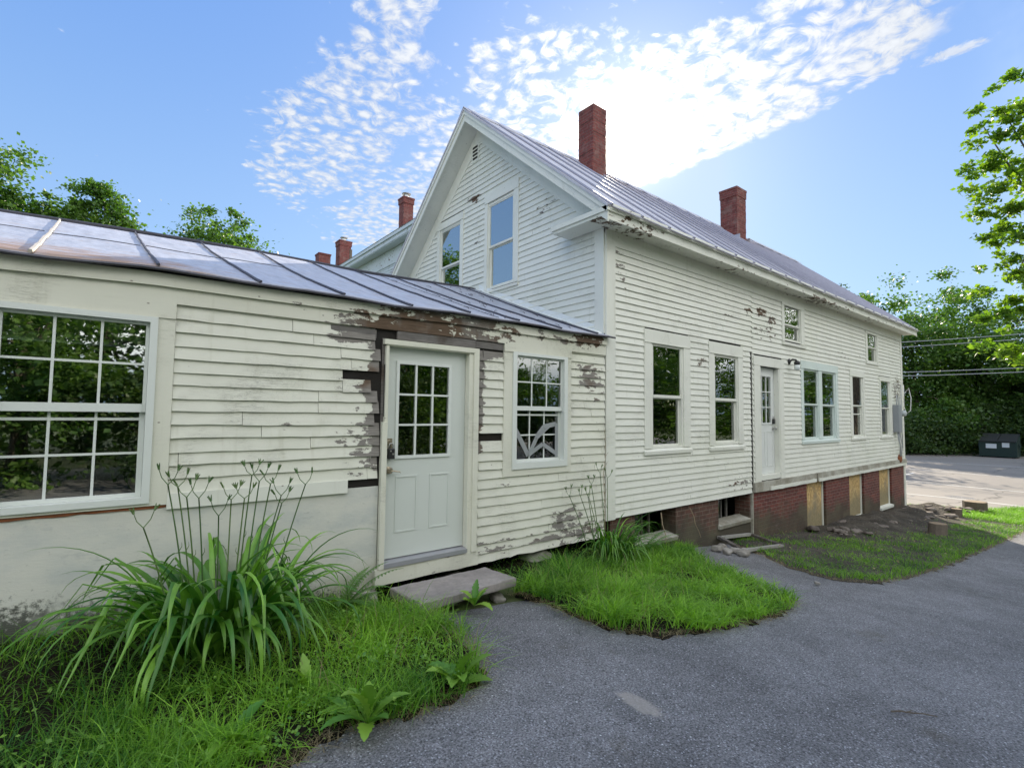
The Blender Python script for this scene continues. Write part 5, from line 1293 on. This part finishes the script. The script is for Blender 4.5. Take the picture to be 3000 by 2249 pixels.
for i, (x, y, ht, r_) in enumerate(((-6.5, -19, 11, 4.4), (-.5, -19.5, 12, 4.6), (5.0, -21, 9, 4.0))):
    tree('broadleaf_tree', ['tall tree deep in the wood across the driveway, left', 'tallest tree deep in the wood across the driveway', 'tall tree at the right end of the wood across the driveway'][i], 'tree', x, y,
         [(0, 0, ht - r_ * .7, r_, r_ * .9), (0, 0, ht * .4, r_ * 1.1, r_), (r_ * .4, 0, .6, r_, r_ * .7)], 9000, .26, M['leafd'], tr=.25, group=G_D, seed=170 + i, cl=90)
for i, (x, y, r_, h) in enumerate(((-3.6, -8.6, 1.6, 2.2), (-1.5, -9.4, 1.7, 3.0), (.8, -9.0, 1.6, 2.4), (3.2, -10.2, 1.7, 2.6), (6.4, -9.6, 1.6, 2.2), (10.5, -12.5, 1.9, 2.0), (15, -13, 1.8, 1.8), (19.5, -13.5, 2.0, 3.2), (28, -13.8, 2.2, 3.4), (37, -13.5, 2.3, 3.4), (47, -13.5, 2.4, 3.6))):
    tree('bush', ['leafy bush reflected at the left of the large window', 'tall leafy bush reflected in the middle of the large window', 'leafy bush reflected at the right of the large window', 'leafy bush reflected beside the clapboards', 'leafy bush reflected low in the grey door', 'bush reflected low in the annex window', 'low bush past the annex window reflection', 'bush reflected in the screened window', 'bush reflected in the second tall window', 'bush reflected in the double window', 'bush reflected in the narrow far windows'][i], 'bush', x, y,
         [(0, 0, -1.7 + h * .5, r_, h * .6), (r_ * .5, .2, -1.7 + h * .8, r_ * .7, h * .5), (-r_ * .5, .1, -1.7 + h * .75, r_ * .7, h * .5)], 7000 if i < 5 else 4500, .11 if i < 5 else .18, M['leaf' if i % 2 else 'leafd'], tr=.05, group='bushes across the driveway', seed=200 + i, cl=60, limbs=5, sig=.24)

# ------------------------------------------------------------------ other houses
M['nb'] = paint('skylight_tinted_paint', (.60, .66, .70), thr=.80, dirt=.1, crack=.5)  # white paint with the blue of the skylight put into its colour
nh = empty('neighbour_house', (8, 9, -2.2), 'pale clapboard house with long eaves and three brick chimneys behind the gable', 'house')
mb = MB(lambda a, o, z: (8.35 - o, a, z)); siding(mb, lambda z: 9.2, lambda z: 19.3, 1.5, 6.0, .11, [], lambda a, z: .25); mb.build('siding', M['nb'], nh)
mb = MB(); mb.box(8.36, 18, 9.2, 19.3, -2.6, 6.0); mb.build('wall', M['sheath'], nh)
mb = MB(); mb.box(8.30, 8.35, 9.2, 19.32, 5.75, 6.35, .4); mb.box(7.95, 8.3, 9.0, 19.5, 6.36, 6.39); mb.box(7.93, 7.96, 8.98, 19.52, 6.39, 6.60, .4); mb.box(7.88, 7.93, 8.95, 19.55, 6.54, 6.66, .2)
mb.box(8.315, 8.35, 19.0, 19.32, 1.5, 6.0); mb.build('eaves', M['nb'], nh)
mb = MB(); mb.add([(7.86, 8.9, 6.67), (7.86, 19.6, 6.67), (12.8, 14.6, 8.1), (12.8, 14.0, 8.1), (18.3, 8.9, 6.67), (18.3, 19.6, 6.67)], [(0, 1, 2, 3), (1, 5, 2), (5, 4, 3, 2), (4, 0, 3)]); mb.build('roof', M['mroof'], nh)
chimney(9.35, 14.55, .44, .44, 6.4, 8.98, nh, cap=2, pot=True, label='tallest chimney of the neighbour house, nearest the gable')
chimney(9.6, 22.2, .01, .01, -2, -1.9, nh) if False else None
chimney(9.0, 20.9, .58, .58, 5.0, 8.72, nh, cap=2, pot=True, label='middle chimney of the neighbour house')
mb = MB(); mb.box(8.4, 10.6, 19.3, 22.0, -2.6, 5.6); mb.build('wing_wall', M['main'], nh)
mb = MB(); mb.tube([(9.0, 19.85, 5.8), (9.0, 19.85, 8.05)], .07, n=8); mb.build('vent_pipe', M['bark'], nh)
bh = empty('brick_house', (13, 37, -2), 'house of which only a short brick chimney shows over the annex ridge', 'house')
mb = MB(); mb.box(10, 18, 34.2, 42, -2.2, 8.0); mb.build('wall', M['main'], bh)
mb = MB(); mb.prism([(10 - .4, 8.0), (18.4, 8.0), (14, 10.2)], 33.9, 42.3, 1); mb.build('roof', M['mroof'], bh)
chimney(11.9, 33.4, .85, .85, -2, 11.7, bh, cap=1)
fh = empty('far_house', (76, 4.5, -2.6), 'grey green two storey house with a pale porch roof half hidden by the far trees', 'house')
mb = MB(); mb.box(73, 82, 1.6, 4.4, -2.8, 5.0); mb.build('wall', simple('sage_clapboard', (.30, .34, .26), .8, var=.15, scale=2), fh)
mb = MB(); mb.prism([(72.3, 5.0), (82.6, 5.0), (82.6, 5.25), (77.4, 6.6), (72.3, 5.25)], 1.0, 5.1, 1); mb.build('roof', M['mroof'], fh)
for k in range(3):
    mb = MB(); mb.box(72.9, 72.99, 1.9 + k * .85, 2.4 + k * .85, 1.6, 4.2); wf_ = mb.build('window', M['trim'], fh)
    mb = MB(); mb.box(72.86, 72.895, 1.97 + k * .85, 2.33 + k * .85, 1.7, 4.1); mb.build('window_pane', M['glass'], wf_)
mb = MB(); mb.prism([(70.5, .55), (73, .9), (73, 1.25), (70.5, .75)], .2, 4.2, 1); mb.build('porch_roof', simple('pale_porch_roof', (.62, .66, .70), .5), fh)

# ------------------------------------------------------------------ loose objects
def rock(name, label, x, y, s, m, seed, dz=0, rz=0, group=None, cat='stone', flat_=.6, link_me=None):
    if link_me is None:
        bm = bmesh.new(); bmesh.ops.create_icosphere(bm, subdivisions=3, radius=1); rg = random.Random(seed); o_ = Vector((rg.uniform(0, 50), 0, 0))
        for v_ in bm.verts:
            n_ = mnoise.noise(v_.co * 1.1 + o_) * .38 + mnoise.noise(v_.co * 3 + o_) * .12
            v_.co = v_.co * (1 + n_)
            for ax in range(3): v_.co[ax] = max(-.78, min(.78, v_.co[ax]))
        me = bpy.data.meshes.new(name); bm.to_mesh(me); bm.free(); me.materials.append(m); me.shade_smooth()
    else: me = link_me
    o = bpy.data.objects.new(name, me); col.objects.link(o)
    o.scale = (s * 1.15, s * .9, s * flat_); o.rotation_euler = (random.uniform(-.2, .2), random.uniform(-.2, .2), rz)
    o.location = (x, y, float(gh(x, y)) + s * flat_ * .55 + dz); return tag(o, label, cat, group)
# stone step below the annex door
mb = MB()
ST = [(2.06, -.20), (3.10, -.21), (3.145, -.655), (2.075, -.69)]; n = 16; vs = []
per = []
for i in range(4):
    a, b = Vector(ST[i]), Vector(ST[(i + 1) % 4])
    for k in range(n): p = a.lerp(b, k / n); per.append((p.x + random.uniform(-.006, .006), p.y + random.uniform(-.006, .006)))
N_ = len(per); cxs, cys = 2.6, -.44
for (z_, sh_) in ((-1.678, 0), (-1.665, -.006), (-1.608, -.006), (-1.598, .004)):
    for (a, b) in per: d = math.hypot(a - cxs, b - cys); vs.append((a + (cxs - a) / d * sh_, b + (cys - b) / d * sh_, z_ + random.uniform(-.003, .003)))
fs = [tuple(range(3 * N_, 4 * N_)), tuple(range(N_ - 1, -1, -1))]
for l in range(3):
    for i in range(N_): fs.append((l * N_ + i, l * N_ + (i + 1) % N_, (l + 1) * N_ + (i + 1) % N_, (l + 1) * N_ + i))
mb.add(vs, fs); tag(mb.build('stone_step', M['slab']), 'flat grey stone slab lying below the annex door', 'step')
rock('stone_block', 'rough square stone under the annex panel corner beside the step', 1.87, .02, .15, M['stone'], 3, .0, .1, flat_=.75)
rock('stone_block', 'dark foundation stone in the gap below the annex door', 2.9, .18, .17, M['stone'], 9, -.02, .6, flat_=.7)
rock('stone_block', 'dark foundation stone under the annex siding near the corner', 4.1, .15, .2, M['stone'], 12, -.04, .2, flat_=.7)
G_S = 'stones beside the old window sash'
for i, (x, y, s, lab) in enumerate(((7.52, -.30, .095, 'pale round stone at the end of the path, farthest left'), (7.84, -.20, .085, 'brown stone between the pale ones by the bricks'), (7.72, -.48, .085, 'small grey stone at the head of the asphalt path'),
                               (7.62, -.66, .11, 'largest pale stone beside the old window sash'), (7.45, -.50, .075, 'dark flat stone touching the asphalt path'), (6.75, -2.0, .035, 'small pale stone lying alone on the driveway'))):
    rock('stone', lab, x, y, s, M['stone'], 30 + i, .02, i * 1.1, G_S if i < 5 else None)
random.seed(5)
base_r = rock('rubble_stone', 'seed', 18.6, -.8, .15, M['rubble'], 77, group='rubble pile by the far corner'); protos = [base_r.data]
for k in (78, 79, 80):
    r_ = rock('rubble_stone', 'x', 0, 0, .1, M['rubble'], k); protos.append(r_.data); bpy.data.objects.remove(r_)
RL = 'broken red brown stone in the sunlit rubble heap at the far corner of the house'
base_r['label'] = RL
for k in range(52):
    t = random.random(); x = 17.9 + 3.2 * t + random.gauss(0, .2); y = -.45 - .85 * t + random.gauss(0, .28); s = random.uniform(.05, .15)
    rock('rubble_stone', RL, x, y, s, None, 0, .03 + max(0, .22 - .25 * abs(t - .35)) * random.random(), random.uniform(0, 6), 'rubble pile by the far corner', link_me=random.choice(protos), flat_=random.uniform(.3, .6))
SL = 'dark stone in the shaded dirt along the brick basement wall'
for k in range(60):
    x = random.uniform(11.6, 18); y = random.uniform(-.95, -.12); s = .035 + .10 * random.random() ** 2.2
    rock('dirt_stone', SL, x, y, s, None, 0, .10, random.uniform(0, 6), 'stones in the dirt along the basement', link_me=random.choice(protos), flat_=random.uniform(.35, .7))
mb = MB()
pts = [(3.76, -3.50), (3.80, -3.54), (3.84, -3.56), (3.89, -3.63), (3.95, -3.68)]
mb.tube([(a, b, float(gh(a, b)) + .012 + .01 * (i % 2)) for i, (a, b) in enumerate(pts)], .006, .003, 5)
mb.tube([(3.84, -3.56, float(gh(3.84, -3.56)) + .015), (3.90, -3.57, float(gh(3.9, -3.57)) + .012)], .004, .002, 4)
tag(mb.build('fallen_twig', M['bark']), 'thin dark twig lying alone on the asphalt', 'twig')
for i, (x_, y_, s__, lb_) in enumerate(((2.2, -.60, .085, 'dark stone propping up the left front corner of the step'), (3.0, -.56, .085, 'dark stone propping up the right front corner of the step'), (2.6, -.3, .10, 'dark stone hidden under the middle of the step'))):
    rock('prop_stone', lb_, x_, y_, s__, M['stone'], 60 + i, .0, i * 1.3, 'stones under the step', flat_=.55)
# old wooden sash lying on the ground
ws = empty('old_window_sash', (8.7, -.3, -2.2), 'weathered empty window sash lying on the ground against the bricks', 'window sash')
cs = [(8.1, -.02, -2.05), (9.15, -.02, -2.14), (9.0, -.62, -2.19), (7.82, -.56, -2.10)]
for i in range(4):
    a, b = Vector(cs[i]), Vector(cs[(i + 1) % 4]); mb = MB(); d = (b - a).normalized(); s_ = Vector((-d.y, d.x, 0)) * .035; u = Vector((0, 0, .02))
    a2 = a - d * .03; b2 = b + d * .03
    mb.add([tuple(q) for q in (a2 - s_ - u, a2 + s_ - u, a2 + s_ + u, a2 - s_ + u, b2 - s_ - u, b2 + s_ - u, b2 + s_ + u, b2 - s_ + u)], [(0, 1, 2, 3), (7, 6, 5, 4), (0, 4, 5, 1), (1, 5, 6, 2), (2, 6, 7, 3), (3, 7, 4, 0)], .6)
    mb.build('rail' if i % 2 == 0 else 'stile', simple('weathered_rail', (.30, .29, .26), .8, var=.3) if i % 2 == 0 else M['barewood'], ws)
random.seed(9)
# tree stumps used as edging
def stump(x, y, r, h, label, tilt=0):
    z = float(gh(x, y)) + .02; e = empty('tree_stump', (x, y, z), label, 'stump'); n = 22
    rr = [r * (1 + random.uniform(-.05, .05)) for _ in range(n)]; mb = MB(); vs = []
    for l, zz in enumerate((-.05, h * .3, h * .7, h)):
        for k in range(n): t = 2 * math.pi * k / n; q = rr[k] * (1.08 if l == 0 else 1); vs.append((x + q * math.cos(t) + tilt * zz, y + q * math.sin(t), z + zz))
    fs = [tuple(range(3 * n, 4 * n))]
    for l in range(3): fs += [(l * n + k, l * n + (k + 1) % n, (l + 1) * n + (k + 1) % n, (l + 1) * n + k) for k in range(n)]
    mb.add(vs, fs); mb.build('trunk', M['bark'], e)
    mb = MB(); mb.lathe((x + tilt * h, y, z + h + .002), [(r * .9, 0), (r * .88, .004)], 20, 2); mb.build('cut_face', simple('cut_wood', (.26, .19, .12), .8, var=.3), e)
stump(20.9, -1.25, .29, .33, 'short tree stump standing in the sunlit grass by the parking lot')
stump(14.35, -1.62, .17, .26, 'small tilted stump in the shaded dirt strip', .5)
stump(18.9, -1.15, .13, .26, 'small dark stump beside the rubble heap', .2)
# dumpster
dp = empty('dumpster', (53.5, 2.3, -2.95), 'dark green dumpster with two white stickers at the far edge of the lot', 'dumpster')
mb = MB(); mb.prism([(52.7, -2.85), (54.3, -2.85), (54.5, -1.55), (54.5, -1.25), (52.6, -1.75)], 1.25, 3.35, 1); mb.build('body', M['dgreen'], dp)
for a, b in ((1.27, 2.28), (2.32, 3.33)):
    mb = MB(); mb.add([(52.5, a, -1.73), (52.5, b, -1.73), (54.52, b, -1.20), (54.52, a, -1.20), (52.5, a, -1.68), (52.5, b, -1.68), (54.52, b, -1.14), (54.52, a, -1.14)], [(0, 1, 2, 3), (4, 7, 6, 5), (0, 4, 5, 1), (1, 5, 6, 2), (2, 6, 7, 3), (3, 7, 4, 0)]); mb.build('lid', M['lid'], dp)
for a, b, z_ in ((1.65, 2.05, -1.95), (2.35, 2.95, -2.05)):
    mb = MB(); mb.box(52.585, 52.60, a, b, z_ - .18, z_ + .16); mb.build('sticker', M['sticker'], dp)
mb = MB()
for a in (1.4, 3.2):
    for q in (52.85, 54.15): mb.lathe((q, a, -2.93), [(.07, -.03), (.07, .03)], 10, 1)
mb.build('caster', M['black'], dp)
mb = MB(); mb.box(53.1, 53.7, 1.14, 1.25, -2.1, -1.9); mb.box(53.1, 53.7, 3.35, 3.46, -2.1, -1.9); mb.build('lift_pocket', M['dgreen'], dp)
# overhead wires in front of the far trees
for i, (za, zb, lab) in enumerate(((4.6, 4.35, 'highest thin overhead wire in front of the far trees'), (5.0, 4.55, 'upper faint overhead wire crossing the far trees'), (3.05, 2.75, 'upper wire of the lower pair crossing the far trees'), (2.78, 2.55, 'lowest overhead wire crossing the far trees'))):
    mb = MB(); xa, ya, xb, yb = 36, 26, 41, -20
    mb.tube([(xa + (xb - xa) * t, ya + (yb - ya) * t, (za + (zb - za) * t) + 1.3 * (2 * t - 1) ** 2 - 0.1) for t in [k / 16 for k in range(17)]], .022, n=5)
    tag(mb.build('power_line', M['wire']), lab, 'power line', 'overhead wires')
